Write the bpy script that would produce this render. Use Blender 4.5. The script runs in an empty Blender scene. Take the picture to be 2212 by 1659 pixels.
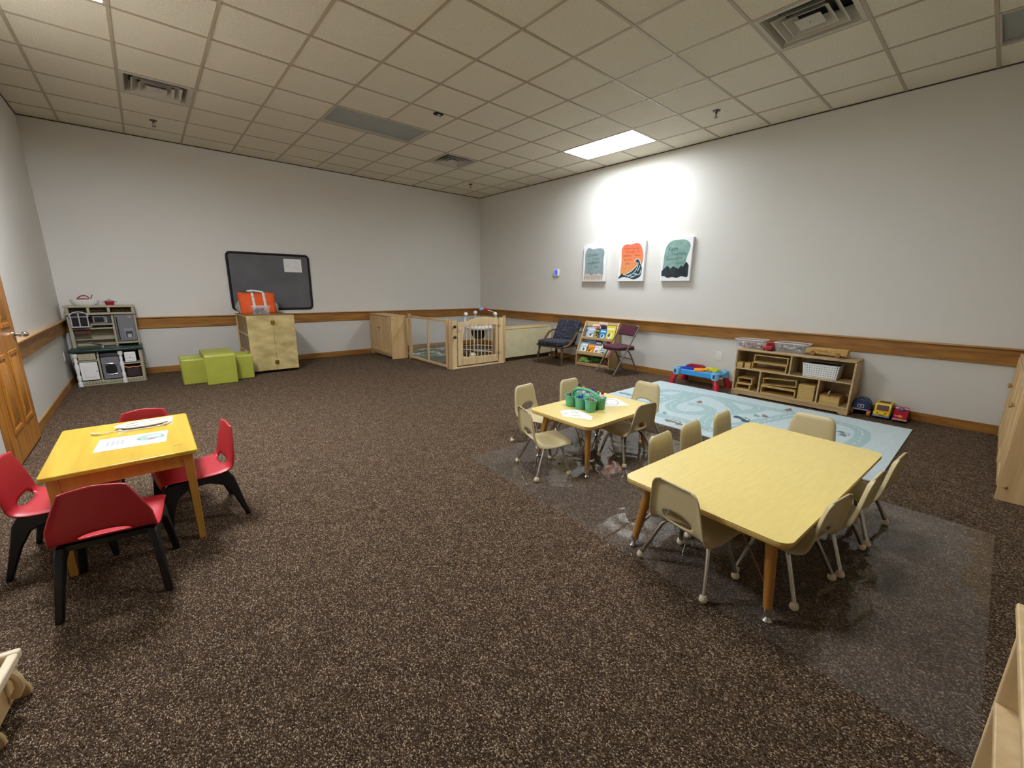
import bpy, math, random
from mathutils import Vector, Matrix, Euler
PI = math.pi
random.seed(7)
SC = bpy.context.scene
COL = SC.collection

# ------------------------------------------------------------------ camera
cam_data = bpy.data.cameras.new('camera')
cam_data.sensor_fit = 'HORIZONTAL'
cam_data.sensor_width = 36.0
cam_data.lens = 14.592
cam_data.clip_start = 0.02
cam = bpy.data.objects.new('camera', cam_data)
COL.objects.link(cam)
RT = Vector((0.75758, -0.65261, 0.01285)); UP = Vector((0.1384, 0.17984, 0.97391)); FW = Vector((0.6379, 0.73604, -0.22657))
cm = Matrix(((RT.x, UP.x, -FW.x, -6.0556), (RT.y, UP.y, -FW.y, -8.1913), (RT.z, UP.z, -FW.z, 1.3314), (0, 0, 0, 1)))
cam.matrix_world = cm
SC.camera = cam

# ------------------------------------------------------------------ world, view, lamp strengths
w = bpy.data.worlds.new('world'); SC.world = w; w.use_nodes = True
w.node_tree.nodes['Background'].inputs[0].default_value = (0.5, 0.5, 0.5, 1)
w.node_tree.nodes['Background'].inputs[1].default_value = 0.0
SC.view_settings.view_transform = 'Standard'
SC.view_settings.look = 'None'
SC.view_settings.exposure = 0.2
SC.view_settings.gamma = 1.0
SC.view_settings.use_curve_mapping = False
LAMP_WALL = 34.0     # lit ceiling fixture beside the picture wall
LAMP_DOOR = 70.0     # lit ceiling fixture beside the door wall

LAMP_TABLE = 24.0    # lit ceiling fixture over the two toddler tables, above the frame
# ------------------------------------------------------------------ helpers
def lin(c):
    r = []
    for x in c[:3]:
        x = x / 255.0
        r.append(x / 12.92 if x <= 0.04045 else ((x + 0.055) / 1.055) ** 2.4)
    return (r[0], r[1], r[2], 1.0)

MATS = {}
def mat(name, col, rough=0.5, metal=0.0, var=0.0, scale=20.0, bump=0.0, stretch=(1, 1, 1), col2=None, spec=0.5, emit=0.0, alpha=1.0, trans=0.0, bscale=None, coat=0.0):
    if name in MATS: return MATS[name]
    m = bpy.data.materials.new(name); m.use_nodes = True
    nt = m.node_tree; b = nt.nodes['Principled BSDF']
    c = lin(col); b.inputs['Base Color'].default_value = c
    b.inputs['Roughness'].default_value = rough; b.inputs['Metallic'].default_value = metal
    b.inputs['Specular IOR Level'].default_value = spec
    b.inputs['Alpha'].default_value = alpha
    b.inputs['Transmission Weight'].default_value = trans
    b.inputs['Coat Weight'].default_value = coat
    if emit:
        b.inputs['Emission Color'].default_value = c; b.inputs['Emission Strength'].default_value = emit
    if var or col2 or bump:
        tc = nt.nodes.new('ShaderNodeTexCoord'); mp = nt.nodes.new('ShaderNodeMapping'); mp.inputs['Scale'].default_value = stretch
        nt.links.new(tc.outputs['Object'], mp.inputs['Vector'])
        no = nt.nodes.new('ShaderNodeTexNoise'); no.inputs['Scale'].default_value = scale; no.inputs['Detail'].default_value = 4
        nt.links.new(mp.outputs[0], no.inputs['Vector'])
        if var or col2:
            rp = nt.nodes.new('ShaderNodeValToRGB')
            a = lin(col2) if col2 else tuple(max(0, x * (1 - var)) for x in c[:3]) + (1,)
            z = c if col2 else tuple(min(1, x * (1 + var)) for x in c[:3]) + (1,)
            rp.color_ramp.elements[0].position = 0.35; rp.color_ramp.elements[0].color = a
            rp.color_ramp.elements[1].position = 0.65; rp.color_ramp.elements[1].color = z
            nt.links.new(no.outputs['Fac'], rp.inputs[0]); nt.links.new(rp.outputs[0], b.inputs['Base Color'])
        if bump:
            n2 = no
            if bscale:
                n2 = nt.nodes.new('ShaderNodeTexNoise'); n2.inputs['Scale'].default_value = bscale; n2.inputs['Detail'].default_value = 3
                nt.links.new(mp.outputs[0], n2.inputs['Vector'])
            bp = nt.nodes.new('ShaderNodeBump'); bp.inputs['Strength'].default_value = bump; bp.inputs['Distance'].default_value = 0.01
            nt.links.new(n2.outputs['Fac'], bp.inputs['Height']); nt.links.new(bp.outputs[0], b.inputs['Normal'])
    MATS[name] = m
    return m

class MB:
    def __init__(s): s.v = []; s.f = []; s.mi = []; s.m = 0
    def add(s, vs, fs):
        o = len(s.v); s.v += [tuple(p) for p in vs]
        for f in fs: s.f.append([o + i for i in f]); s.mi.append(s.m)
        return s
    def box(s, x0, x1, y0, y1, z0, z1, M=None):
        vs = [Vector((x, y, z)) for z in (z0, z1) for y in (y0, y1) for x in (x0, x1)]
        if M: vs = [M @ p for p in vs]
        return s.add(vs, [(0, 2, 3, 1), (4, 5, 7, 6), (0, 1, 5, 4), (2, 6, 7, 3), (0, 4, 6, 2), (1, 3, 7, 5)])
    def prism(s, poly, z0, z1, M=None, taper=1.0, c=(0, 0)):
        n = len(poly)
        vs = [Vector((x, y, z0)) for x, y in poly] + [Vector((c[0] + (x - c[0]) * taper, c[1] + (y - c[1]) * taper, z1)) for x, y in poly]
        if M: vs = [M @ p for p in vs]
        return s.add(vs, [tuple(range(n - 1, -1, -1)), tuple(range(n, 2 * n))] + [(i, (i + 1) % n, n + (i + 1) % n, n + i) for i in range(n)])
    def tube(s, pts, r, n=8, closed=False, sq=1.0):
        pts = [Vector(p) for p in pts]; k = len(pts); rs = r if isinstance(r, (list, tuple)) else [r] * k
        vs = []; prev = None
        for i, p in enumerate(pts):
            if closed: t = pts[(i + 1) % k] - pts[i - 1]
            else: t = pts[min(i + 1, k - 1)] - pts[max(i - 1, 0)]
            t.normalize()
            if prev is None:
                a = Vector((0, 0, 1)) if abs(t.z) < 0.9 else Vector((1, 0, 0))
                u = t.cross(a).normalized()
            else: u = (prev - t * prev.dot(t)).normalized()
            prev = u; q = t.cross(u)
            for j in range(n):
                an = 2 * PI * j / n; vs.append(p + u * math.cos(an) * rs[i] + q * math.sin(an) * rs[i] * sq)
        fs = []
        for i in range(k if closed else k - 1):
            a = i * n; b = ((i + 1) % k) * n
            for j in range(n): fs.append((a + j, a + (j + 1) % n, b + (j + 1) % n, b + j))
        if not closed: fs += [tuple(range(n - 1, -1, -1)), tuple((k - 1) * n + j for j in range(n))]
        return s.add(vs, fs)
    def lathe(s, prof, n=20, M=None, sx=1.0, sy=1.0):
        vs = []
        for r, z in prof:
            for j in range(n):
                a = 2 * PI * j / n; p = Vector((r * math.cos(a) * sx, r * math.sin(a) * sy, z)); vs.append(M @ p if M else p)
        fs = []
        for i in range(len(prof) - 1):
            for j in range(n): fs.append((i * n + j, i * n + (j + 1) % n, (i + 1) * n + (j + 1) % n, (i + 1) * n + j))
        fs += [tuple(range(n - 1, -1, -1)), tuple((len(prof) - 1) * n + j for j in range(n))]
        return s.add(vs, fs)
    def ball(s, c, r, n=12, sc=(1, 1, 1)):
        prof = [(r * math.sin(PI * i / 8), -r * math.cos(PI * i / 8)) for i in range(9)]
        prof[0] = (r * 0.02, -r); prof[-1] = (r * 0.02, r)
        return s.lathe(prof, n, Matrix.Translation(Vector(c)) @ Matrix.Diagonal((sc[0], sc[1], sc[2], 1)))
    def grid(s, fn, nu, nv, keep=None):
        vs = [fn(i / nu, j / nv) for i in range(nu + 1) for j in range(nv + 1)]
        fs = []
        for i in range(nu):
            for j in range(nv):
                if keep and not keep((i + 0.5) / nu, (j + 0.5) / nv): continue
                a = i * (nv + 1) + j; fs.append((a, a + 1, a + nv + 2, a + nv + 1))
        return s.add(vs, fs)
    def ribbon(s, pts, wd, z):
        pts = [Vector((p[0], p[1], 0)) for p in pts]; k = len(pts); vs = []
        for i, p in enumerate(pts):
            t = (pts[min(i + 1, k - 1)] - pts[max(i - 1, 0)]).normalized(); q = Vector((-t.y, t.x, 0)) * wd / 2
            vs += [(p.x + q.x, p.y + q.y, z), (p.x - q.x, p.y - q.y, z)]
        return s.add(vs, [(2 * i, 2 * i + 1, 2 * i + 3, 2 * i + 2) for i in range(k - 1)])
    def text(s, body, x, y, size, z=0.0, shear=0.0, M=None, align='CENTER', rot=0.0, depth=0.0):
        cu = bpy.data.curves.new('t', 'FONT'); cu.body = body; cu.size = size; cu.shear = shear; cu.align_x = align; cu.extrude = depth; cu.resolution_u = 2
        ob = bpy.data.objects.new('t', cu); COL.objects.link(ob)
        me = bpy.data.meshes.new_from_object(ob.evaluated_get(bpy.context.evaluated_depsgraph_get()))
        cr, sr = math.cos(rot), math.sin(rot)
        vs = [Vector((x + p.co.x * cr - p.co.y * sr, y + p.co.x * sr + p.co.y * cr, z + p.co.z)) for p in me.vertices]
        if M: vs = [M @ p for p in vs]
        s.add(vs, [tuple(p.vertices) for p in me.polygons])
        bpy.data.objects.remove(ob); bpy.data.curves.remove(cu); bpy.data.meshes.remove(me)
        return s
    def build(s, name, mats, parent=None, bevel=0.0, seg=2, smooth=False, solid=0.0, sub=0, angle=40, loc=None, rot=None, solid_off=0):
        me = bpy.data.meshes.new(name); me.from_pydata(s.v, [], s.f)
        if not isinstance(mats, (list, tuple)): mats = [mats]
        for m in mats: me.materials.append(m)
        for p, i in zip(me.polygons, s.mi): p.material_index = i
        if smooth or bevel:
            for p in me.polygons: p.use_smooth = True
            me.set_sharp_from_angle(angle=math.radians(angle))
        me.update()
        o = bpy.data.objects.new(name, me); COL.objects.link(o)
        if parent: o.parent = parent
        if loc: o.location = loc
        if rot: o.rotation_euler = rot
        if solid:
            md = o.modifiers.new('thickness', 'SOLIDIFY'); md.thickness = solid; md.offset = solid_off
        if sub:
            md = o.modifiers.new('smooth', 'SUBSURF'); md.levels = sub; md.render_levels = sub
        if bevel:
            md = o.modifiers.new('edges', 'BEVEL'); md.width = bevel; md.segments = seg; md.limit_method = 'ANGLE'; md.angle_limit = math.radians(35)
        return o

def thing(name, label, cat, loc=(0, 0, 0), rz=0.0, group=None, mtx=None):
    o = bpy.data.objects.new(name, None); COL.objects.link(o); o.empty_display_size = 0.1
    if mtx is not None: o.matrix_world = mtx
    else: o.location = loc; o.rotation_euler = (0, 0, rz)
    o['label'] = label; o['category'] = cat
    if group: o['group'] = group
    return o
def tag(o, label, cat, group=None):
    o['label'] = label; o['category'] = cat
    if group: o['group'] = group
    return o
def struct(o): o['kind'] = 'structure'; return o
def dup(o, parent=None):
    c = o.copy(); COL.objects.link(c)
    if parent: c.parent = parent
    for ch in list(o.children): dup(ch, c)
    return c
def dup_thing(o, label, loc, rz=0.0):
    c = dup(o); c.location = loc; c.rotation_euler = (0, 0, rz); c['label'] = label
    return c
def rrect(x0, x1, y0, y1, r, n=5):
    pts = []
    for cx, cy, a0 in ((x1 - r, y1 - r, 0), (x0 + r, y1 - r, 90), (x0 + r, y0 + r, 180), (x1 - r, y0 + r, 270)):
        for i in range(n + 1):
            a = math.radians(a0 + 90 * i / n); pts.append((cx + r * math.cos(a), cy + r * math.sin(a)))
    return pts
def smoothpts(pts, n=6, closed=False):
    P = [Vector(p) for p in pts]; k = len(P); out = []
    rng = range(k) if closed else range(k - 1)
    for i in rng:
        p1, p2 = P[i], P[(i + 1) % k]
        p0 = P[i - 1] if (closed or i > 0) else p1; p3 = P[(i + 2) % k] if (closed or i + 2 < k) else p2
        for j in range(n):
            t = j / n
            out.append(0.5 * (2 * p1 + (p2 - p0) * t + (2 * p0 - 5 * p1 + 4 * p2 - p3) * t * t + (3 * p1 - p0 - 3 * p2 + p3) * t ** 3))
    if not closed: out.append(P[-1])
    return out
WB = Matrix(((0, 0, -1, 0), (-1, 0, 0, 0), (0, 1, 0, 0), (0, 0, 0, 1)))     # local x right, y up, z out of the picture wall
WA = Matrix(((1, 0, 0, 0), (0, 0, -1, 0), (0, 1, 0, 0), (0, 0, 0, 1)))      # the same on the far wall
WL = Matrix(((0, 0, 1, 0), (1, 0, 0, 0), (0, 1, 0, 0), (0, 0, 0, 1)))       # the same on the left wall
def on(M, x, y, z): return Matrix.Translation(Vector((x, y, z))) @ M

# ------------------------------------------------------------------ materials
def wood(name, c1, c2, axis='x', rough=0.45, coat=0.0, sc=6.0, bump=0.03):
    st = {'x': (0.35, 4, 4), 'y': (4, 0.35, 4), 'z': (4, 4, 0.35)}[axis]
    return mat(name, c1, rough, col2=c2, scale=sc, stretch=st, bump=bump, coat=coat)
M_oakx = wood('oak_trim_x', (170, 120, 54), (138, 92, 38), 'x', 0.4, bump=0.008, sc=9)
M_oaky = wood('oak_trim_y', (170, 120, 54), (138, 92, 38), 'y', 0.4, bump=0.008, sc=9)
M_cap = wood('oak_cap_x', (196, 152, 98), (176, 130, 76), 'x', 0.35, bump=0.008)
M_capy = wood('oak_cap_y', (196, 152, 98), (176, 130, 76), 'y', 0.35, bump=0.008)
M_door = wood('honey_oak', (196, 132, 48), (160, 98, 28), 'z', 0.35)
M_map = wood('maple_z', (214, 182, 132), (196, 162, 112), 'z', 0.45)
M_mapy = wood('maple_y', (214, 182, 132), (196, 162, 112), 'y', 0.45)
M_mapx = wood('maple_x', (216, 186, 136), (198, 164, 114), 'x', 0.45)
M_pale = wood('pale_maple', (226, 200, 154), (210, 182, 134), 'z', 0.45)
M_shelf = wood('shelf_maple', (196, 168, 122), (176, 146, 102), 'y', 0.5)
M_block = wood('block_wood', (206, 172, 104), (184, 148, 82), 'y', 0.5)
M_blockd = wood('block_wood_dark', (160, 116, 66), (130, 90, 48), 'y', 0.5)
M_ply = mat('birch_plywood', (208, 190, 134), 0.4, col2=(172, 152, 98), scale=4.5, stretch=(1, 1, 1.8), bump=0.05)
M_plyside = mat('plywood_side', (150, 124, 76), 0.5, col2=(132, 106, 62), scale=4.0)
M_ytop = wood('yellow_varnish', (216, 184, 56), (204, 166, 44), 'y', 0.3, coat=0.3, sc=5)
M_yleg = wood('honey_leg', (206, 160, 72), (186, 138, 56), 'z', 0.4)
M_tleg = wood('table_leg_wood', (178, 128, 56), (158, 108, 42), 'z', 0.4)
M_lam = mat('maple_laminate', (238, 217, 136), 0.28, col2=(233, 211, 129), scale=11.0, stretch=(0.8, 5, 5), bump=0.0)
M_edge = mat('laminate_edge', (206, 172, 96), 0.35, var=0.06, scale=30)
M_beige = mat('beige_plastic', (200, 186, 142), 0.42, var=0.03, scale=60, bump=0.04, bscale=400)
M_beigeL = mat('pale_foot_plastic', (222, 208, 178), 0.4)
M_chrome = mat('chrome', (200, 200, 198), 0.14, 1.0)
M_steel = mat('taupe_steel', (122, 110, 98), 0.4, 0.25)
M_red = mat('red_plastic', (188, 44, 52), 0.42, bump=0.03, scale=300)
M_blk = mat('black_plastic', (14, 14, 16), 0.4)
M_black = mat('black_matte', (10, 10, 10), 0.7)
M_white = mat('white_plastic', (232, 230, 226), 0.4)
M_paper = mat('paper', (240, 239, 236), 0.8)
M_ink = mat('ink_grey', (70, 72, 78), 0.8)
M_cream = mat('cream_plastic', (172, 164, 138), 0.45, var=0.03, scale=40)
M_grey = mat('grey_plastic', (118, 118, 122), 0.4)
M_dgrey = mat('dark_grey_plastic', (62, 62, 66), 0.4)
M_dgreen = mat('dark_green_plastic', (24, 56, 46), 0.35)
M_foam = mat('lime_vinyl', (164, 168, 66), 0.4, var=0.05, scale=8, bump=0.05)
M_orange = mat('orange_canvas', (226, 88, 24), 0.7, var=0.08, scale=14, bump=0.1)
M_clear = mat('clear_plastic', (225, 228, 232), 0.12, alpha=0.15)
M_acry = mat('acrylic_sheet', (215, 222, 224), 0.06, alpha=0.10)
M_brass = mat('brass', (190, 150, 70), 0.3, 0.9)
M_gold = mat('screw_zinc', (215, 200, 150), 0.3, 0.8)
M_tealp = mat('green_caddy_plastic', (92, 178, 140), 0.4)
M_blue = mat('sky_blue_plastic', (58, 150, 216), 0.35)
M_lblue = mat('pale_blue_plastic', (120, 186, 226), 0.35)
M_navy = mat('navy_plastic', (30, 44, 92), 0.35)
M_dblue = mat('royal_blue_plastic', (40, 80, 190), 0.35)
M_yel = mat('yellow_plastic', (240, 204, 30), 0.35)
M_lime = mat('lime_plastic', (226, 232, 50), 0.35)
M_orng = mat('orange_plastic', (246, 150, 30), 0.35)
M_crim = mat('crimson_plastic', (176, 24, 44), 0.3)
M_tan = mat('tan_plastic', (196, 120, 70), 0.5)
M_teal = mat('teal_print', (150, 184, 184), 0.85)
M_purp = mat('purple_plastic', (150, 40, 150), 0.4)
M_burg = mat('burgundy_fabric', (86, 40, 52), 0.9, var=0.12, scale=80, bump=0.1)

def carpet_mat():
    m = bpy.data.materials.new('loop_carpet'); m.use_nodes = True; nt = m.node_tree; b = nt.nodes['Principled BSDF']
    b.inputs['Roughness'].default_value = 0.95; b.inputs['Specular IOR Level'].default_value = 0.1
    tc = nt.nodes.new('ShaderNodeTexCoord')
    mp = nt.nodes.new('ShaderNodeMapping'); mp.inputs['Rotation'].default_value = (0, 0, 0.9); mp.inputs['Scale'].default_value = (1, 0.62, 1)
    nt.links.new(tc.outputs['Object'], mp.inputs['Vector'])
    vo = nt.nodes.new('ShaderNodeTexVoronoi'); vo.inputs['Scale'].default_value = 320
    nt.links.new(mp.outputs[0], vo.inputs['Vector'])
    sep = nt.nodes.new('ShaderNodeSeparateColor'); nt.links.new(vo.outputs['Color'], sep.inputs[0])
    rp = nt.nodes.new('ShaderNodeValToRGB'); e = rp.color_ramp.elements
    e[0].position = 0.0; e[0].color = lin((60, 46, 34)); e[1].position = 1.0; e[1].color = lin((206, 182, 152))
    x = e.new(0.45); x.color = lin((88, 70, 54)); x = e.new(0.8); x.color = lin((122, 100, 80))
    nt.links.new(sep.outputs[0], rp.inputs[0])
    n2 = nt.nodes.new('ShaderNodeTexNoise'); n2.inputs['Scale'].default_value = 14; n2.inputs['Detail'].default_value = 5
    nt.links.new(tc.outputs['Object'], n2.inputs['Vector'])
    mr = nt.nodes.new('ShaderNodeMapRange'); mr.inputs[1].default_value = 0.3; mr.inputs[2].default_value = 0.7; mr.inputs[3].default_value = 0.82; mr.inputs[4].default_value = 1.16
    nt.links.new(n2.outputs['Fac'], mr.inputs[0])
    mx = nt.nodes.new('ShaderNodeMix'); mx.data_type = 'RGBA'; mx.blend_type = 'MULTIPLY'; mx.inputs[0].default_value = 1.0
    nt.links.new(rp.outputs[0], mx.inputs[6]); nt.links.new(mr.outputs[0], mx.inputs[7]); nt.links.new(mx.outputs[2], b.inputs['Base Color'])
    bp = nt.nodes.new('ShaderNodeBump'); bp.inputs['Strength'].default_value = 1.0; bp.inputs['Distance'].default_value = 0.008; bp.invert = True
    nt.links.new(vo.outputs['Distance'], bp.inputs['Height']); nt.links.new(bp.outputs[0], b.inputs['Normal'])
    return m
M_carpet = carpet_mat()

def wall_mat():
    m = bpy.data.materials.new('wall_paint'); m.use_nodes = True; nt = m.node_tree; b = nt.nodes['Principled BSDF']
    b.inputs['Roughness'].default_value = 0.6; b.inputs['Specular IOR Level'].default_value = 0.3
    tc = nt.nodes.new('ShaderNodeTexCoord'); sp = nt.nodes.new('ShaderNodeSeparateXYZ'); nt.links.new(tc.outputs['Object'], sp.inputs[0])
    gt = nt.nodes.new('ShaderNodeMath'); gt.operation = 'GREATER_THAN'; gt.inputs[1].default_value = 0.75; nt.links.new(sp.outputs[2], gt.inputs[0])
    mx = nt.nodes.new('ShaderNodeMix'); mx.data_type = 'RGBA'; mx.inputs[6].default_value = lin((214, 211, 203)); mx.inputs[7].default_value = lin((224, 221, 213))
    nt.links.new(gt.outputs[0], mx.inputs[0]); nt.links.new(mx.outputs[2], b.inputs['Base Color'])
    no = nt.nodes.new('ShaderNodeTexNoise'); no.inputs['Scale'].default_value = 120; nt.links.new(tc.outputs['Object'], no.inputs['Vector'])
    bp = nt.nodes.new('ShaderNodeBump'); bp.inputs['Strength'].default_value = 0.12; bp.inputs['Distance'].default_value = 0.004
    nt.links.new(no.outputs['Fac'], bp.inputs['Height']); nt.links.new(bp.outputs[0], b.inputs['Normal'])
    return m
M_wall = wall_mat()
M_ceil = mat('acoustic_tile', (236, 228, 208), 0.9, col2=(222, 213, 190), scale=90, bump=0.35, bscale=130)
M_grid = mat('ceiling_grid_paint', (176, 162, 136), 0.4)
M_vent = mat('vent_enamel', (196, 190, 176), 0.45)
M_lens_off = mat('unlit_lens', (150, 152, 146), 0.25)
M_lens_a = mat('lit_lens_a', (238, 246, 255), 0.4, emit=LAMP_WALL)
M_lens_c = mat('lit_lens_c', (250, 252, 255), 0.4, emit=LAMP_TABLE)
M_lens_b = mat('lit_lens_b', (242, 246, 255), 0.4, emit=LAMP_DOOR)

def vinyl_mat():
    m = bpy.data.materials.new('clear_vinyl'); m.use_nodes = True; nt = m.node_tree
    for n in list(nt.nodes): nt.nodes.remove(n)
    out = nt.nodes.new('ShaderNodeOutputMaterial')
    tr = nt.nodes.new('ShaderNodeBsdfTransparent'); tr.inputs[0].default_value = (1, 1, 1, 1)
    gl = nt.nodes.new('ShaderNodeBsdfGlossy'); gl.inputs['Roughness'].default_value = 0.03
    df = nt.nodes.new('ShaderNodeBsdfDiffuse'); df.inputs[0].default_value = (0.5, 0.48, 0.47, 1)
    tc = nt.nodes.new('ShaderNodeTexCoord')
    n1 = nt.nodes.new('ShaderNodeTexNoise'); n1.inputs['Scale'].default_value = 3.2; n1.inputs['Detail'].default_value = 1.2; n1.inputs['Distortion'].default_value = 1.2
    nt.links.new(tc.outputs['Object'], n1.inputs['Vector'])
    bp = nt.nodes.new('ShaderNodeBump'); bp.inputs['Strength'].default_value = 0.6; bp.inputs['Distance'].default_value = 0.02
    nt.links.new(n1.outputs['Fac'], bp.inputs['Height']); nt.links.new(bp.outputs[0], gl.inputs['Normal'])
    lw = nt.nodes.new('ShaderNodeLayerWeight'); lw.inputs['Blend'].default_value = 0.5; nt.links.new(bp.outputs[0], lw.inputs['Normal'])
    pw = nt.nodes.new('ShaderNodeMath'); pw.operation = 'POWER'; pw.inputs[1].default_value = 4.0; nt.links.new(lw.outputs['Facing'], pw.inputs[0])
    fr = nt.nodes.new('ShaderNodeMath'); fr.operation = 'MULTIPLY_ADD'; fr.inputs[1].default_value = 0.95; fr.inputs[2].default_value = 0.05; nt.links.new(pw.outputs[0], fr.inputs[0])
    m0 = nt.nodes.new('ShaderNodeMixShader'); m0.inputs[0].default_value = 0.07
    nt.links.new(tr.outputs[0], m0.inputs[1]); nt.links.new(df.outputs[0], m0.inputs[2])
    m1 = nt.nodes.new('ShaderNodeMixShader'); nt.links.new(fr.outputs[0], m1.inputs[0])
    nt.links.new(m0.outputs[0], m1.inputs[1]); nt.links.new(gl.outputs[0], m1.inputs[2])
    nt.links.new(m1.outputs[0], out.inputs[0])
    return m
M_vinyl = vinyl_mat()
M_under = bpy.data.materials.new('vinyl_underside'); M_under.use_nodes = True
_nt = M_under.node_tree; _tr = _nt.nodes.new('ShaderNodeBsdfTransparent'); _tr.inputs[0].default_value = (0.97, 0.97, 0.97, 1)
_nt.links.new(_tr.outputs[0], _nt.nodes['Material Output'].inputs[0])

# ------------------------------------------------------------------ room shell
H = 3.3014; XL = -6.955; YR = -9.05
struct(MB().box(XL - 0.1, 0.1, YR - 0.1, 0.1, -0.1, 0.0).build('floor', M_carpet))
struct(MB().box(XL - 0.1, 0.1, 0.0, 0.1, 0, H).build('wall_back', M_wall))
struct(MB().box(0.0, 0.1, YR - 0.1, 0.0, 0, H).build('wall_right', M_wall))
struct(MB().box(XL - 0.1, XL, YR - 0.1, 0.0, 0, H).build('wall_left', M_wall))
struct(MB().box(XL, 0.0, YR - 0.1, YR, 0, H).build('wall_front', mat('fill_cutting_taupe', (150, 138, 120), 0.6, var=0.02, scale=3)))  # unseen wall, colour darkened to cut fill light on the chair backs
G = 0.6096; GX = -4.7596; GY = -4.7434
OPEN = [(6, 7, 0, 2), (-3, -2, 0, 2), (1, 3, 3, 4), (6, 7, -7, -5), (1, 3, -4, -3), (-2, -1, 4, 5), (4, 5, 4, 5), (4, 5, -4, -3)]   # tile cells taken by fixtures and vents
def span(g0, lo, hi):
    c = [lo] + [g0 + k * G for k in range(-9, 10) if lo + 0.02 < g0 + k * G < hi - 0.02] + [hi]
    return list(zip(c, c[1:]))
cl = MB()
for xa, xb in span(GX, XL, 0):
    for ya, yb in span(GY, YR, 0):
        ci, cj = ((xa + xb) / 2 - GX) / G, ((ya + yb) / 2 - GY) / G
        if any(a < ci < b and c < cj < d for a, b, c, d in OPEN): continue
        cl.box(xa, xb, ya, yb, H, H + 0.02)
cl.box(XL - 0.1, 0.1, YR - 0.1, 0.1, H + 0.22, H + 0.3)
struct(cl.build('ceiling', M_ceil))
g = MB()
def inside(x, y):
    i, j = (x - GX) / G, (y - GY) / G
    return any(a + 0.02 < i < b - 0.02 and c + 0.02 < j < d - 0.02 for a, b, c, d in OPEN)
for xa, xb in span(GX, XL, 0)[1:]:
    for ya, yb in span(GY, YR, 0):
        if not inside(xa, (ya + yb) / 2): g.box(xa - 0.012, xa + 0.012, ya, yb, H - 0.004, H)
for ya, yb in span(GY, YR, 0)[1:]:
    for xa, xb in span(GX, XL, 0):
        if not inside((xa + xb) / 2, ya): g.box(xa, xb, ya - 0.012, ya + 0.012, H - 0.0045, H)
struct(g.build('trim_1', M_grid))
M_angle = mat('ceiling_angle_shade', (74, 60, 42), 0.6)  # shadow line along the wall top, put into the angle's dark colour
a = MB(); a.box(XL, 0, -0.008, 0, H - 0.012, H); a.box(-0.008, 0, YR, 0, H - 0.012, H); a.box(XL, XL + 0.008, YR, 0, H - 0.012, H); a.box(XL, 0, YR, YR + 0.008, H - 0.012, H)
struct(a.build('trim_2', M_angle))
DY0, DY1 = -3.80, -2.90                                   # door leaf on the left wall
def rail(name, boxes_board, boxes_cap, mb):
    b = MB()
    for q in boxes_board: b.box(*q)
    o = struct(b.build(name, mb, bevel=0.003))
    c = MB()
    for q in boxes_cap: c.box(*q)
    c.build('rail_cap', M_cap if mb is M_oakx else M_capy, o, bevel=0.005)
    return o
rail('trim_3', [(XL, 0, -0.02, 0, 0.672, 0.822)], [(XL, 0, -0.042, 0, 0.822, 0.84)], M_oakx)
rail('trim_4', [(-0.02, 0, YR, 0, 0.672, 0.822)], [(-0.042, 0, YR, 0, 0.822, 0.84)], M_oaky)
rail('trim_5', [(XL, XL + 0.02, DY1 + 0.0, 0, 0.672, 0.822), (XL, XL + 0.02, YR, DY0, 0.672, 0.822)], [(XL, XL + 0.042, DY1 + 0.0, 0, 0.822, 0.84), (XL, XL + 0.042, YR, DY0, 0.822, 0.84)], M_oaky)
struct(MB().box(XL, 0, -0.012, 0, 0, 0.092).build('baseboard_back', M_oakx, bevel=0.003))
struct(MB().box(-0.012, 0, YR, 0, 0, 0.092).build('baseboard_right', M_oaky, bevel=0.003))
struct(MB().box(XL, XL + 0.012, DY1, 0, 0, 0.092).box(XL, XL + 0.012, YR, DY0, 0, 0.092).build('baseboard_left', M_oaky, bevel=0.003))
# door: leaf with raised panels, lever
d = MB().box(XL, XL + 0.034, DY0, DY1, 0.012, 2.06); dr = struct(d.build('door_1', M_door, bevel=0.004))
for y0, y1 in ((DY0 + 0.12, DY0 + 0.40), (DY1 - 0.40, DY1 - 0.12)):
    for z0, z1 in ((0.24, 0.80), (0.98, 1.55), (1.66, 1.92)):
        p = MB()
        q0, q1 = 0.035, XL + 0.034
        p.box(q1, q1 + 0.007, y0, y1, z0, z0 + 0.03); p.box(q1, q1 + 0.007, y0, y1, z1 - 0.03, z1)
        p.box(q1, q1 + 0.007, y0, y0 + 0.03, z0 + 0.03, z1 - 0.03); p.box(q1, q1 + 0.007, y1 - 0.03, y1, z0 + 0.03, z1 - 0.03)
        p.prism([(y0 + 0.05, z0 + 0.05), (y1 - 0.05, z0 + 0.05), (y1 - 0.05, z1 - 0.05), (y0 + 0.05, z1 - 0.05)], 0, 0.008, Matrix(((0, 0, 1, q1), (1, 0, 0, 0), (0, 1, 0, 0), (0, 0, 0, 1))), 0.9, ((y0 + y1) / 2, (z0 + z1) / 2))
        p.build('door_panel', M_door, dr, bevel=0.002)
h = MB(); q = XL + 0.034; hy = DY1 - 0.07
h.lathe([(0.03, 0), (0.03, 0.008), (0.014, 0.012), (0.011, 0.05), (0.012, 0.06)], 14, Matrix(((0, 0, 1, q), (1, 0, 0, hy), (0, 1, 0, 0.905), (0, 0, 0, 1))))
h.tube([(q + 0.055, hy, 0.905), (q + 0.058, hy - 0.05, 0.907), (q + 0.052, hy - 0.115, 0.902)], [0.012, 0.010, 0.008])
h.ball((q + 0.062, hy, 0.905), 0.022)
h.build('door_handle', M_chrome, dr, smooth=True)
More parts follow.
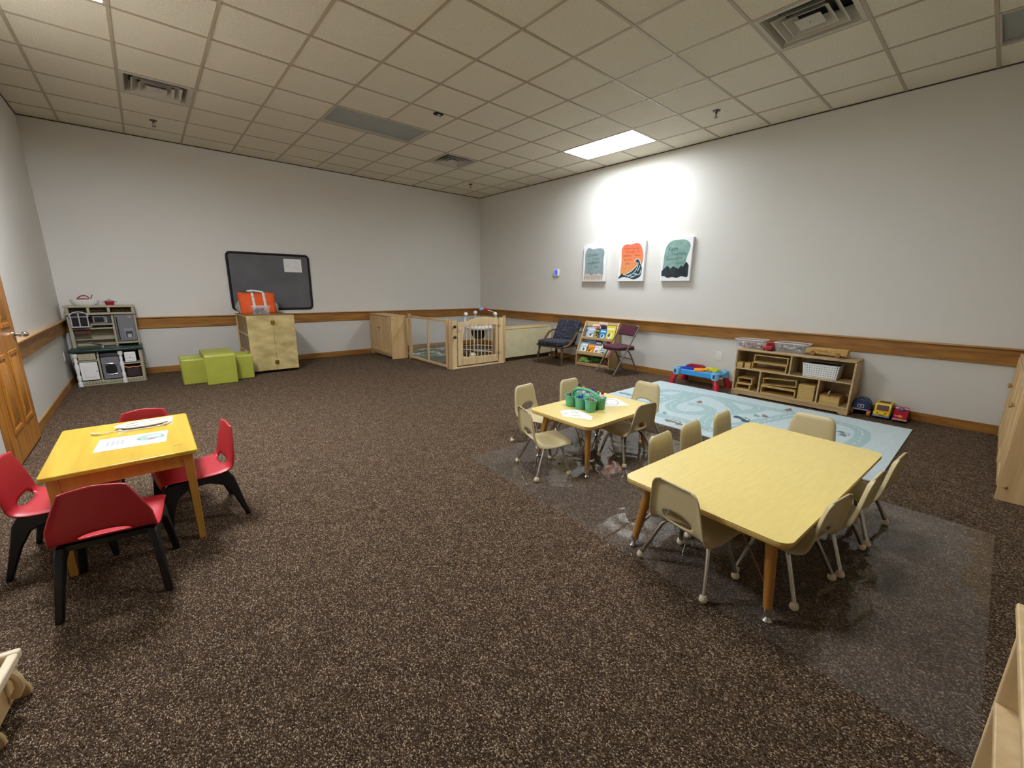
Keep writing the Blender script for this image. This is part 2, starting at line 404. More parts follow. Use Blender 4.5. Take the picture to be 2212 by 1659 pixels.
# ------------------------------------------------------------------ ceiling fixtures
def light(label, x0, x1, y0, y1, lens):
    t = thing('ceiling_light', label, 'light', ((x0 + x1) / 2, (y0 + y1) / 2, H)); t['group'] = 'recessed ceiling lights'
    a, b = (x1 - x0) / 2 - 0.012, (y1 - y0) / 2 - 0.012
    dp = 0.065 if lens is not M_lens_off else 0.02
    f = MB(); wd = 0.012
    f.box(-a, a, -b, -b + wd, -0.003, dp + 0.02); f.box(-a, a, b - wd, b, -0.003, dp + 0.02); f.box(-a, -a + wd, -b + wd, b - wd, -0.003, dp + 0.02); f.box(a - wd, a, -b + wd, b - wd, -0.003, dp + 0.02)
    f.build('frame', M_vent, t)
    MB().box(-a + wd, a - wd, -b + wd, b - wd, dp, dp + 0.012).build('diffuser', lens, t)
    return t
light('lit ceiling light glowing white close to the wall with three canvases', GX + 6 * G, GX + 7 * G, GY, GY + 2 * G, M_lens_a)
light('lit ceiling light cut off by the top edge above the wooden door side', GX - 3 * G, GX - 2 * G, GY, GY + 2 * G, M_lens_b)
light('lit ceiling light straight above the two toddler tables, above the picture frame', GX + G, GX + 3 * G, GY - 4 * G, GY - 3 * G, M_lens_c)
light('unlit grey ceiling light mid ceiling, left of the small black sensor', GX + G, GX + 3 * G, GY + 3 * G, GY + 4 * G, M_lens_off)
light('unlit grey ceiling light cut off by the right edge of the picture', GX + 6 * G, GX + 7 * G, GY - 7 * G, GY - 5 * G, M_lens_off)

def vent(label, i, j):
    t = thing('ceiling_vent', label, 'vent', (GX + (i + 0.5) * G, GY + (j + 0.5) * G, H)); t['group'] = 'square ceiling vents'
    MB().box(-0.285, 0.285, -0.285, 0.285, 0.12, 0.125).build('backing', M_black, t)
    f = MB(); q = 0.292; e = 0.262
    for x0, x1, y0, y1 in ((-q, q, -q, -e), (-q, q, e, q), (-q, -e, -e, e), (e, q, -e, e)): f.box(x0, x1, y0, y1, -0.006, 0.006)
    f.build('frame', M_vent, t, bevel=0.002)
    def cone(lo, z0, hi, z1, mm, nm):
        s = MB(); vs = []
        for r, z in ((lo, z0), (hi, z1), (hi - 0.004, z1), (lo - 0.006, z0)): vs += [(-r, -r, z), (r, -r, z), (r, r, z), (-r, r, z)]
        fs = []
        for kk in range(4):
            n0 = kk * 4; n1 = ((kk + 1) % 4) * 4
            for e_ in range(4): fs.append((n0 + e_, n0 + (e_ + 1) % 4, n1 + (e_ + 1) % 4, n1 + e_))
        s.add(vs, fs).build(nm, mm, t)
    cone(0.262, 0.0, 0.215, 0.10, M_vent, 'throat')
    for lo, hi in ((0.205, 0.15), (0.145, 0.09)): cone(lo, -0.008, hi, 0.05, M_vent, 'louver')
    c = MB(); c.prism([(-0.082, -0.082), (0.082, -0.082), (0.082, 0.082), (-0.082, 0.082)], -0.008, 0.02, taper=0.5)
    c.m = 1; c.lathe([(0.005, -0.011), (0.005, -0.008)], 8)
    c.build('center_plate', [M_vent, M_dgrey], t)
vent('square louvered ceiling vent over the toy kitchen side, nearest the door wall', -2, 4)
vent('square louvered ceiling vent beside the lit light, the farthest and smallest one', 4, 4)
vent('large square louvered ceiling vent at the upper right, nearest the viewer', 4, -4)
M_sprk = mat('sprinkler_metal', (92, 84, 72), 0.35, 0.7)
def sprinkler(label, x, y):
    t = thing('fire_sprinkler', label, 'sprinkler', (x, y, H)); t['group'] = 'fire sprinklers'
    MB().lathe([(0.042, 0), (0.038, -0.008), (0.018, -0.014)], 16).build('escutcheon', M_sprk, t, smooth=True)
    s = MB(); s.lathe([(0.011, -0.01), (0.010, -0.035)], 10); s.tube([(-0.012, 0, -0.034), (-0.017, 0, -0.05), (0, 0, -0.068)], 0.003, 6); s.tube([(0.012, 0, -0.034), (0.017, 0, -0.05), (0, 0, -0.068)], 0.003, 6)
    s.build('stem', M_sprk, t, smooth=True)
    MB().lathe([(0.022, -0.072), (0.022, -0.069), (0.004, -0.067)], 14).build('deflector', M_sprk, t)
sprinkler('fire sprinkler to the right of the lit light near the picture wall', -0.90, -5.70)
sprinkler('fire sprinkler below the vent on the toy kitchen side', -5.69, -0.88)
sprinkler('fire sprinkler nearest the far corner of the room', -0.92, -0.94)
t = thing('ceiling_sensor', 'small black square sensor on a ceiling tile right of the unlit light', 'sensor', (-3.178, -3.494, H))
MB().box(-0.05, 0.05, -0.035, 0.035, -0.018, 0).build('housing', M_black, t, bevel=0.004)
MB().box(-0.012, 0.02, -0.02, 0.004, -0.022, -0.018).build('sensor_lens', M_white, t)

# ------------------------------------------------------------------ things on the walls
t = thing('chalkboard', 'dark grey chalkboard with a black rounded frame on the far wall', 'board', mtx=on(WA, -4.402, -0.003, 1.37))
MB().prism(rrect(-0.60, 0.60, -0.45, 0.45, 0.05), 0.0, 0.016).build('board', mat('slate', (96, 96, 98), 0.75, var=0.12, scale=3), t)
MB().tube([(x, y, 0.014) for x, y in rrect(-0.605, 0.605, -0.452, 0.452, 0.055)], 0.019, 8, closed=True).build('frame', M_black, t, smooth=True)
t = thing('paper_sheet', 'white sheet with faint sketch lines pinned on the chalkboard corner', 'paper', mtx=on(WA, -4.055, -0.021, 1.65))
p = MB(); p.box(-0.14, 0.14, -0.11, 0.11, 0, 0.001); p.m = 1
for i in range(14):
    x = random.uniform(-0.1, 0.1); y = random.uniform(-0.07, 0.06)
    p.tube([(x, y, 0.0012), (x + random.uniform(-.04, .04), y + random.uniform(-.03, .03), 0.0012), (x + random.uniform(-.05, .05), y + random.uniform(-.03, .03), 0.0012)], 0.0008, 4)
p.build('sheet', [M_paper, mat('pencil', (170, 172, 176), 0.8)], t)
def outlet(label, mtx):
    t = thing('wall_outlet', label, 'outlet', mtx=mtx)
    MB().box(-0.038, 0.038, -0.06, 0.06, 0, 0.006).build('cover_plate', M_white, t, bevel=0.003)
    s = MB()
    for y in (-0.026, 0.026): s.prism(rrect(-0.016, 0.016, y - 0.014, y + 0.014, 0.006, 3), 0.006, 0.0075)
    s.m = 1; s.lathe([(0.004, 0.006), (0.004, 0.0078)], 8)
    for y in (-0.024, 0.028):
        s.box(-0.008, -0.005, y - 0.005, y + 0.005, 0.0075, 0.008); s.box(0.005, 0.008, y - 0.005, y + 0.005, 0.0075, 0.008)
    s.build('socket', [M_white, M_grey], t)
outlet('white wall outlet between the blue block table and the wooden shelf', on(WB, 0, -5.696, 0.42))
outlet('white wall outlet on the left wall just before the toy kitchen', on(WL, XL, -0.526, 0.403))
t = thing('thermostat', 'small white thermostat with a blue screen left of the three canvases', 'thermostat', mtx=on(WB, 0, -2.487, 1.617))
MB().box(-0.062, 0.062, -0.062, 0.062, 0, 0.03).build('housing', M_white, t, bevel=0.008)
MB().box(-0.034, 0.034, -0.038, 0.046, 0.03, 0.031).build('screen', mat('blue_screen', (60, 90, 235), 0.3, emit=0.6), t)

M_canvas = mat('canvas_white', (240, 240, 238), 0.8, bump=0.05, scale=300)
M_sage = mat('sage_paint', (150, 168, 166), 0.8, col2=(134, 154, 152), scale=5, stretch=(2.5, 1, 1))
M_sageg = mat('green_paint', (112, 150, 140), 0.8, col2=(142, 172, 162), scale=6, stretch=(1, 2, 1))
M_dteal = mat('dark_lettering', (52, 74, 78), 0.8)
M_nvy = mat('mountain_paint', (24, 32, 34), 0.8, col2=(44, 56, 60), scale=9, stretch=(2, 0.8, 1))
M_wave = mat('wave_paint', (34, 60, 68), 0.8, var=0.2, scale=12)
M_foamw = mat('wave_white', (214, 232, 236), 0.8)
M_brown = mat('flower_brown', (88, 66, 58), 0.8)
M_rust = mat('rust_lettering', (160, 58, 30), 0.8)
def sunset():
    m = bpy.data.materials.new('sunset_paint'); m.use_nodes = True; nt = m.node_tree; b = nt.nodes['Principled BSDF']; b.inputs['Roughness'].default_value = 0.8
    tc = nt.nodes.new('ShaderNodeTexCoord'); sp = nt.nodes.new('ShaderNodeSeparateXYZ'); nt.links.new(tc.outputs['Object'], sp.inputs[0])
    mr = nt.nodes.new('ShaderNodeMapRange'); mr.inputs[1].default_value = -0.2; mr.inputs[2].default_value = 0.25; nt.links.new(sp.outputs[1], mr.inputs[0])
    rp = nt.nodes.new('ShaderNodeValToRGB'); rp.color_ramp.elements[0].color = lin((226, 156, 92)); rp.color_ramp.elements[1].color = lin((224, 104, 74)); nt.links.new(mr.outputs[0], rp.inputs[0])
    nt.links.new(rp.outputs[0], b.inputs['Base Color']); return m
def canvas(label, yc, zc, wd, ht, blob, bm):
    t = thing('canvas_picture', label, 'picture', mtx=on(WB, -0.014, yc, zc)); t['group'] = 'three painted canvases'
    MB().box(-wd / 2, wd / 2, -ht / 2, ht / 2, -0.012, 0.036).build('canvas', M_canvas, t, bevel=0.003)
    MB().prism([(p.x, p.y) for p in smoothpts([(x * wd / 2, y * ht / 2, 0) for x, y in blob], 5, True)], 0.0362, 0.0366).build('painted_shape', bm, t)
    return t
Z2, Z3, Z4 = 0.0370, 0.0374, 0.0378
def strokes(mb, lines, r, z):
    for l in lines: mb.tube([(x, y, z) for x, y in l], r, 5, sq=0.15)
# flowers
t = canvas('leftmost canvas of three with grey green panel, wildflowers and script lettering', -3.41, 1.755, 0.49, 0.61,
           [(-0.82, 0.55), (-0.6, 0.86), (-0.15, 0.80), (0.3, 0.82), (0.72, 0.78), (0.86, 0.55), (0.80, 0.2), (0.84, -0.3), (0.8, -0.7), (0.6, -0.85), (0, -0.86), (-0.7, -0.85), (-0.84, -0.7), (-0.80, -0.2), (-0.82, 0.15)], M_sage)
MB().text('Consider', -0.04, 0.125, 0.068, Z3, 0.35, rot=0.06).build('lettering', M_dteal, t)
MB().text('how the', 0.05, 0.068, 0.040, Z3, 0.1).build('lettering', M_dteal, t)
MB().text('wildflowers', -0.01, -0.005, 0.058, Z3, 0.35, rot=0.08).build('lettering', M_dteal, t)
MB().text('grow', 0.05, -0.072, 0.046, Z3, 0.1).build('lettering', M_dteal, t)
MB().text('LUKE 12:27', 0.11, -0.135, 0.015, Z3).build('lettering', M_dteal, t)
MB().prism([(-0.215, -0.288), (0.2, -0.288), (0.2, -0.19), (0.08, -0.17), (-0.05, -0.19), (-0.15, -0.165), (-0.215, -0.19)], 0.0366, Z2).build('flower_field', mat('flower_field', (222, 208, 196), 0.8), t)
x = MB()
for i in range(11):
    px = -0.19 + i * 0.037; hh = random.uniform(0.06, 0.12)
    x.tube([(px, -0.285, Z3), (px + random.uniform(-.01, .01), -0.285 + hh, Z3)], 0.0018, 4, sq=0.15)
    for q in range(4):
        yy = -0.275 + hh * (0.25 + q * 0.22); sgn = 1 if q % 2 else -1
        x.tube([(px, yy, Z3), (px + sgn * 0.009, yy + 0.008, Z3), (px + sgn * 0.018, yy + 0.012, Z3)], [0.002, 0.0045, 0.001], 5, sq=0.15)
x.build('flowers', M_brown, t)
# wave
t = canvas('middle canvas of three with orange panel and a dark curling sea wave', -4.16, 1.765, 0.475, 0.62,
           [(-0.82, 0.62), (-0.55, 0.86), (-0.1, 0.84), (0.35, 0.9), (0.68, 0.75), (0.9, 0.3), (0.86, -0.1), (0.6, -0.45), (0.3, -0.7), (-0.3, -0.75), (-0.75, -0.68), (-0.82, -0.4), (-0.78, 0.0)], sunset())
MB().text('WHEN YOU PASS', -0.01, 0.185, 0.036, Z3).build('lettering', M_rust, t)
MB().text('through', -0.03, 0.135, 0.052, Z3, 0.3).build('lettering', M_rust, t)
MB().text('THE', 0.11, 0.135, 0.034, Z3).build('lettering', M_rust, t)
MB().text('waters,', -0.08, 0.078, 0.055, Z3, 0.35).build('lettering', M_rust, t)
MB().text('I WILL', 0.095, 0.078, 0.042, Z3).build('lettering', M_rust, t)
MB().text('BE WITH', -0.06, 0.015, 0.038, Z3).build('lettering', M_rust, t)
MB().text('you', -0.07, -0.045, 0.052, Z3, 0.35).build('lettering', M_rust, t)
MB().text('ISAIAH 43:2', -0.12, -0.115, 0.015, Z3).build('lettering', M_rust, t)
wv = [(-0.225, -0.265), (-0.16, -0.175), (-0.13, -0.205), (-0.04, -0.17), (0.05, -0.11), (0.10, -0.05), (0.11, 0.0), (0.07, 0.025), (0.055, 0.015), (0.10, 0.055), (0.14, 0.05), (0.165, 0.0), (0.195, -0.07), (0.20, -0.14), (0.185, -0.22), (0.13, -0.26), (0.05, -0.275), (-0.04, -0.25), (-0.13, -0.235)]
MB().prism([(p.x, p.y) for p in smoothpts([(a * 1.02, b * 0.94 - 0.02, 0) for a, b in wv], 4, True)], 0.0366, Z3).build('wave', M_wave, t)
x = MB()
strokes(x, [[(p.x, p.y) for p in smoothpts([(a, b * 0.94 - 0.022, 0) for a, b in l], 4)] for l in ([(0.06, 0.02), (0.10, 0.058), (0.15, 0.045), (0.18, -0.03)], [(-0.12, -0.2), (-0.02, -0.16), (0.06, -0.10), (0.11, -0.04)], [(-0.1, -0.215), (0.0, -0.2), (0.07, -0.16), (0.12, -0.08), (0.13, 0.0)], [(0.0, -0.25), (0.08, -0.22), (0.11, -0.18), (0.06, -0.19)], [(0.17, -0.05), (0.15, -0.1), (0.13, -0.14)], [(0.10, -0.2), (0.17, -0.19), (0.19, -0.12)], [(-0.05, -0.235), (0.0, -0.215), (0.05, -0.23)])], 0.006, Z3)
x.build('wave_foam', M_foamw, t)
# mountains
t = canvas('rightmost canvas of three with green panel above black mountain peaks', -4.927, 1.765, 0.47, 0.615,
           [(-0.82, 0.3), (-0.7, 0.65), (-0.4, 0.86), (0.0, 0.9), (0.5, 0.88), (0.8, 0.72), (0.86, 0.5), (0.74, 0.2), (0.66, -0.1), (0.66, -0.5), (0.3, -0.7), (-0.5, -0.7), (-0.84, -0.5), (-0.84, -0.1)], M_sageg)
MB().text('Faith', -0.06, 0.125, 0.078, Z3, 0.25, rot=0.05).build('lettering', M_dteal, t)
MB().text('CAN MOVE', 0.04, 0.062, 0.044, Z3).build('lettering', M_dteal, t)
MB().text('mountains', -0.03, -0.005, 0.062, Z3, 0.35, rot=0.07).build('lettering', M_dteal, t)
MB().text('MATTHEW 17:20', 0.06, -0.065, 0.015, Z3).build('lettering', M_dteal, t)
MB().prism([(-0.215, -0.16), (-0.13, -0.085), (-0.075, -0.13), (-0.035, -0.095), (0.05, -0.135), (0.095, -0.085), (0.115, -0.11), (0.165, -0.035), (0.205, -0.09), (0.205, -0.235), (0.19, -0.255), (0.1, -0.24), (0.04, -0.265), (-0.04, -0.25), (-0.11, -0.265), (-0.16, -0.24), (-0.215, -0.235)], 0.0366, Z3).build('mountains', M_nvy, t)

# ------------------------------------------------------------------ far wall furniture
# plywood cabinet
CX0, CX1, CYF, CYB, CH = -5.0, -4.362, -1.04, -0.10, 0.872
t = thing('plywood_cabinet', 'tall birch plywood cabinet with two doors and brass hinges under the chalkboard', 'cabinet', ((CX0 + CX1) / 2, (CYF + CYB) / 2, 0))
hw = (CX1 - CX0) / 2; hd = (CYB - CYF) / 2
MB().box(-hw + 0.03, hw - 0.005, -hd + 0.05, hd - 0.02, 0, 0.05).build('plinth', M_black, t)
c = MB(); c.box(-hw, hw, -hd + 0.02, hd, CH - 0.016, CH); c.box(-hw, hw, -hd + 0.02, hd, 0.05, 0.066); c.box(-hw, hw, hd - 0.012, hd, 0.066, CH - 0.016)
c.box(hw - 0.016, hw, -hd + 0.02, hd - 0.012, 0.066, CH - 0.016); c.box(-hw + 0.012, -hw + 0.024, -hd + 0.02, hd - 0.012, 0.066, CH - 0.016)
c.build('carcass', M_plyside, t)
c = MB()
for z in (0.05, 0.31, 0.58, CH - 0.016): c.box(-hw - 0.004, -hw + 0.012, -hd + 0.02, hd, z, z + 0.016)
c.box(-hw - 0.004, -hw + 0.012, hd - 0.016, hd, 0.05, CH)
c.build('side_batten', M_mapy, t)
def doorset(x0, x1):
    dd = MB().box(x0, x1, -hd, -hd + 0.018, 0.045, CH + 0.002).build('door', M_ply, t, bevel=0.002)
    s = MB()
    for zz in (0.09, 0.32, 0.6, 0.84):
        for xx in (x0 + 0.03, x1 - 0.03): s.ball((xx, -hd, zz), 0.006, 8, (1, 0.3, 1))
    s.build('screw', M_gold, dd, smooth=True)
    return dd
d1 = doorset(-hw, 0.015); d2 = doorset(0.018, hw)
for z in (0.765, 0.16):
    hb = MB(); hb.box(-0.012, 0.045, -hd - 0.003, -hd, z - 0.032, z + 0.032); hb.tube([(0.0165, -hd - 0.004, z - 0.032), (0.0165, -hd - 0.004, z + 0.032)], 0.005, 8)
    hb.build('hinge', M_brass, t)
# orange bag
t = thing('tote_bag', 'orange canvas bag with white straps on top of the plywood cabinet', 'bag', (-4.725, -0.38, CH))
def bagfn(u, v):
    a = 2 * PI * u; zz = 0.335 * v; x = (0.262 - 0.012 * v) * (abs(math.cos(a)) ** 0.45) * (1 if math.cos(a) > 0 else -1); dpt = 0.13 * (1 - 0.85 * v ** 1.6)
    y = dpt * (abs(math.sin(a)) ** 0.7) * (1 if math.sin(a) > 0 else -1)
    return (x + 0.004 * math.sin(9 * v + 5 * a), y + 0.006 * math.sin(7 * v + 3 * a), zz - 0.012 * v * abs(math.sin(3 * PI * (x + 0.24))))
MB().grid(bagfn, 48, 10).build('bag_body', M_orange, t, smooth=True, solid=0.003)
s = MB()
for sg in (-1, 1):
    for x in (-0.06, 0.095):
        pts = [(x, sg * (0.138 * (1 - 0.85 * v ** 1.6)) , 0.335 * v) for v in (0.05, 0.3, 0.55, 0.8, 0.98)]
        for i in range(4):
            (xa, ya, za), (xb, yb, zb) = pts[i], pts[i + 1]
            s.add([(xa - 0.018, ya, za), (xa + 0.018, ya, za), (xb + 0.018, yb, zb), (xb - 0.018, yb, zb)], [(0, 1, 2, 3)])
    s.tube(smoothpts([(-0.06, sg * 0.02, 0.335), (-0.12, sg * 0.03, 0.35), (-0.05, sg * 0.05, 0.358), (0.03, sg * 0.04, 0.348), (0.095, sg * 0.02, 0.335)], 4), 0.012, 6, sq=0.35)
s.build('strap', M_white, t, smooth=True, solid=0.003)
M_mesh = mat('grey_mesh', (170, 166, 160), 0.8, alpha=0.8)
for sg in (-1, 1):
    MB().grid(lambda u, v, sg=sg: (sg * (0.25 + 0.055 * math.sin(PI * v) * math.sin(PI * u)), (u - 0.5) * 0.2 * (1 - 0.5 * v), 0.2 * v), 8, 8).build('end_pocket', M_mesh, t, smooth=True, solid=0.003)
# small bin in front of the bag
def clear_bin(name, label, loc, rz, L, D, Hh, stuffcolors, nstuff, group, seed):
    t = thing(name, label, 'bin', loc, rz, group)
    b = MB()
    def ring(l, d, z): return [(x, y, z) for x, y in rrect(-l / 2, l / 2, -d / 2, d / 2, 0.02, 3)]
    r0 = ring(L * 0.88, D * 0.86, 0.001); r1 = ring(L, D, Hh); n = len(r0)
    b.add(r0 + r1, [tuple(range(n - 1, -1, -1))] + [(i, (i + 1) % n, n + (i + 1) % n, n + i) for i in range(n)])
    b.build('tub', M_clear, t, solid=0.002)
    MB().tube([(p[0] * 1.02, p[1] * 1.03, p[2]) for p in r1], 0.006, 6, closed=True).build('rim', mat('bin_rim', (236, 238, 240), 0.3, alpha=0.75), t, smooth=True)
    return t
def heap(name, label, cat, loc, rz, L, D, Hh, mats, n, seed, kind='ball'):
    rnd = random.Random(seed); b = MB()
    for i in range(n):
        b.m = i % len(mats); r = rnd.uniform(0.012, 0.022)
        x = rnd.uniform(-L / 2 + 0.03, L / 2 - 0.03); y = rnd.uniform(-D / 2 + 0.03, D / 2 - 0.03); z = 0.006 + r + rnd.random() * (Hh - 2 * r)
        if kind == 'ball': b.ball((x, y, z), r, 8, (rnd.uniform(.8, 1.6), rnd.uniform(.7, 1.1), rnd.uniform(.7, 1)))
        else:
            a = rnd.uniform(0, PI); q = rnd.uniform(0.02, 0.035)
            b.tube([(x - q * math.cos(a), y - q * math.sin(a), z), (x, y, z + 0.01), (x + q * math.cos(a), y + q * math.sin(a), z)], [r * .4, r * .8, r * .4], 6)
    o = b.build(name, mats, smooth=True, loc=loc, rot=(0, 0, rz)); o['kind'] = 'stuff'
    return tag(o, label, cat)
clear_bin('plastic_bin', 'small clear plastic bin of dark bits in front of the orange bag', (-4.735, -0.66, CH), 0, 0.24, 0.16, 0.125, None, 0, None, 1)
heap('bin_contents', 'dark grey bits with one yellow piece inside the bin by the orange bag', 'toy parts', (-4.735, -0.66, CH), 0, 0.2, 0.13, 0.09, [M_dgrey, M_grey, M_dgrey, M_grey, M_dgrey, M_yel], 46, 3, 'tube')

# lime foam seats
t = thing('foam_table', 'lime green foam cube in front, standing between two lower lime seats', 'seat', (-5.42, -1.45, 0))
MB().prism([(0, 0), (0.05, 0), (0.05, 0.358), (0.62, 0.358), (0.62, 0.0), (0.67, 0.0), (0.67, 0.385), (0.645, 0.41), (0.025, 0.41), (0, 0.385)], -0.175, 0.175, Matrix(((0, 0, 1, 0), (1, 0, 0, 0), (0, 1, 0, 0), (0, 0, 0, 1)))).build('foam_body', M_foam, t, bevel=0.01)
def foam_chair(label, loc):
    t = thing('foam_chair', label, 'seat', loc); t['group'] = 'low lime foam seats'
    MB().prism([(0, 0), (0.40, 0), (0.40, 0.345), (0.34, 0.345), (0.31, 0.22), (0.11, 0.2), (0.08, 0.345), (0.02, 0.35), (0, 0.33)], -0.17, 0.17, Matrix(((0, 0, 1, 0), (1, 0, 0, 0), (0, 1, 0, 0), (0, 0, 0, 1)))).build('foam_body', M_foam, t, bevel=0.012)
foam_chair('lime green foam seat standing left of the taller lime cube', (-5.668, -1.262, 0))
foam_chair('lime green foam seat standing right of the taller lime cube, against the plywood cabinet', (-5.185, -1.262, 0))

# ------------------------------------------------------------------ toy kitchen (local: x along wall, y depth, front at y=0)
KX = -6.545; KY = -0.57
t = thing('toy_kitchen', 'cream toy kitchen with grey oven and fridge in the far left corner', 'toy kitchen', (KX, KY, 0), 0.012)
KW = 0.335
c = MB()
c.box(-KW, KW, 0.03, 0.50, 0.0, 0.055)
c.box(-KW, -KW + 0.03, 0.02, 0.50, 0.055, 0.44); c.box(KW - 0.03, KW, 0.02, 0.50, 0.055, 0.44); c.box(-KW, KW, 0.44, 0.5, 0.055, 0.44)
c.box(-0.115, -0.095, 0.02, 0.44, 0.055, 0.44); c.box(0.105, 0.125, 0.02, 0.44, 0.055, 0.44)
c.box(-KW, KW, 0.02, 0.44, 0.04, 0.06); c.box(-KW, -0.1, 0.02, 0.44, 0.315, 0.335); c.box(0.12, KW, 0.02, 0.44, 0.245, 0.268)
c.build('base_unit', M_cream, t, bevel=0.004)
c = MB()
for i in range(22):
    x = -KW + 0.03 + i * 0.029; c.ball((x, 0.022, 0.03), 0.012, 8, (1, 0.6, 1.2))
c.box(-KW, KW, 0.012, 0.03, 0.0, 0.014)
c.build('base_trim', M_cream, t, smooth=True)
for x in (-KW + 0.02, 0.112):
    MB().lathe([(0.024, 0.0), (0.024, 0.05), (0.014, 0.06), (0.02, 0.09), (0.022, 0.13), (0.012, 0.16), (0.018, 0.19), (0.022, 0.24), (0.022, 0.28), (0.012, 0.3), (0.019, 0.34), (0.014, 0.37), (0.026, 0.385), (0.026, 0.43)], 14, Matrix.Translation((x, 0.008, 0))).build('turned_post', M_white, t, smooth=True)
MB().box(KW - 0.035, KW - 0.01, -0.005, 0.02, 0, 0.43).build('corner_post', M_cream, t, bevel=0.004)
MB().prism([(-KW - 0.035, 0.0), (-KW - 0.02, -0.03), (KW + 0.01, -0.025), (KW + 0.02, 0.0), (KW + 0.02, 0.5), (-KW - 0.02, 0.5)], 0.44, 0.475).build('worktop', M_dgreen, t, bevel=0.012)
d = MB().box(-0.29, -0.125, 0.005, 0.022, 0.075, 0.31).build('cupboard_door', M_white, t, bevel=0.004)
f = MB(); f.box(-0.255, -0.165, 0.001, 0.006, 0.115, 0.27); f.build('door_panel', M_white, d, bevel=0.003)
MB().ball((-0.14, 0.0, 0.19), 0.006).build('knob', M_dgrey, d)
d = MB().box(-0.29, -0.125, 0.005, 0.022, 0.338, 0.43).build('drawer_front', M_cream, t, bevel=0.004)
MB().box(-0.25, -0.165, 0.0, 0.006, 0.365, 0.372).box(-0.25, -0.165, 0.0, 0.006, 0.39, 0.397).build('handle', M_cream, d)
d = MB().box(-0.085, 0.09, 0.004, 0.024, 0.07, 0.36).build('oven_door', M_grey, t, bevel=0.006)
MB().prism([(p.x, p.y) for p in smoothpts([(-0.055, 0.2, 0), (-0.05, 0.15, 0), (0, 0.14, 0), (0.05, 0.15, 0), (0.055, 0.2, 0), (0.05, 0.245, 0), (0, 0.255, 0), (-0.05, 0.245, 0)], 3, True)], 0, 0.006, Matrix(((1, 0, 0, 0), (0, 0, -1, 0.006), (0, 1, 0, 0), (0, 0, 0, 1)))).build('oven_window', M_black, d)
MB().tube([(-0.06, -0.004, 0.27), (0, -0.016, 0.278), (0.06, -0.004, 0.27)], 0.006, 8).tube([(-0.05, -0.002, 0.135), (0, -0.008, 0.128), (0.05, -0.002, 0.135)], 0.005, 8).build('handle', M_chrome, d, smooth=True)
MB().box(-0.085, 0.09, 0.006, 0.024, 0.368, 0.41).build('control_panel', M_dgrey, t, bevel=0.003)
d = MB().box(0.15, 0.265, 0.0, 0.2, 0.275, 0.41).build('white_drawer', M_white, t, bevel=0.004)
MB().box(0.17, 0.245, -0.006, 0.0, 0.30, 0.306).box(0.17, 0.245, -0.006, 0.0, 0.34, 0.346).box(0.17, 0.245, -0.006, 0.0, 0.38, 0.386).build('drawer_ridge', M_white, d)
MB().ball((0.207, -0.006, 0.343), 0.006).build('knob', M_dgrey, d)
b = MB(); b.prism(rrect(0.14, 0.295, 0.02, 0.2, 0.03, 3), 0.07, 0.21, taper=1.08, c=(0.217, 0.11))
MB_ = b.build('basket', mat('brown_wicker', (58, 42, 34), 0.7, var=0.4, scale=60, bump=0.5), t, bevel=0.006)
MB().tube(smoothpts([(0.135, 0.012, 0.215), (0.18, 0.008, 0.2), (0.217, 0.008, 0.208), (0.255, 0.008, 0.2), (0.30, 0.012, 0.215)], 4), 0.008, 8).build('basket_rim', M_tan, MB_, smooth=True)
# hutch
hy0, hy1 = 0.27, 0.5
c = MB()
c.box(-KW, KW, 0.44, 0.47, 0.475, 1.0)
c.box(-KW, -KW + 0.035, hy0, hy1, 0.475, 0.93); c.box(0.085, 0.11, hy0, hy1, 0.475, 0.93); c.box(KW - 0.02, KW, hy0, hy1, 0.475, 0.93)
c.box(-KW - 0.01, KW + 0.01, hy0 - 0.03, hy1, 0.905, 0.93); c.box(-KW - 0.012, KW + 0.012, hy0 - 0.02, hy1, 1.0, 1.025)
for x in (-KW + 0.005, -0.135, 0.062, KW - 0.03): c.box(x, x + 0.028, hy0 - 0.01, hy1, 0.93, 1.0)
c.box(-KW + 0.03, 0.09, hy0 + 0.02, hy1, 0.71, 0.73); c.box(-KW + 0.03, 0.09, hy0 + 0.1, hy1, 0.56, 0.575)
c.box(-0.12, 0.09, hy0 - 0.01, hy1, 0.765, 0.785); c.box(0.1, KW, hy0 - 0.015, hy1, 0.505, 0.53)
c.build('hutch', M_cream, t, bevel=0.004)
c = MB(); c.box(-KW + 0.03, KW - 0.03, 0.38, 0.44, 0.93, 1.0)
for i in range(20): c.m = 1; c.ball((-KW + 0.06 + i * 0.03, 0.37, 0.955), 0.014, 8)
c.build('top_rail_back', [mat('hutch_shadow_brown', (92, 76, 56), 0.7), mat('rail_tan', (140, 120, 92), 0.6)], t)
f = MB(); wy = hy0 - 0.05
for x in (-0.30, -0.225, -0.145): f.box(x, x + 0.012, wy, wy + 0.02, 0.755, 0.895 if x != -0.225 else 0.93)
f.box(-0.30, -0.133, wy, wy + 0.02, 0.745, 0.76); f.box(-0.30, -0.133, wy, wy + 0.02, 0.878, 0.888)
f.tube([(-0.217 + 0.088 * math.cos(a), wy + 0.01, 0.885 + 0.062 * math.sin(a)) for a in [PI * i / 12 for i in range(13)]], 0.008, 6)
f.build('window_frame', mat('window_lilac', (186, 182, 190), 0.4), t)
MB().box(-0.295, -0.14, wy + 0.012, wy + 0.02, 0.755, 0.925).build('window_pane', M_black, t)
m = MB().box(-0.10, 0.08, hy0 - 0.005, hy0 + 0.14, 0.787, 0.89).build('microwave', M_dgrey, t, bevel=0.005)
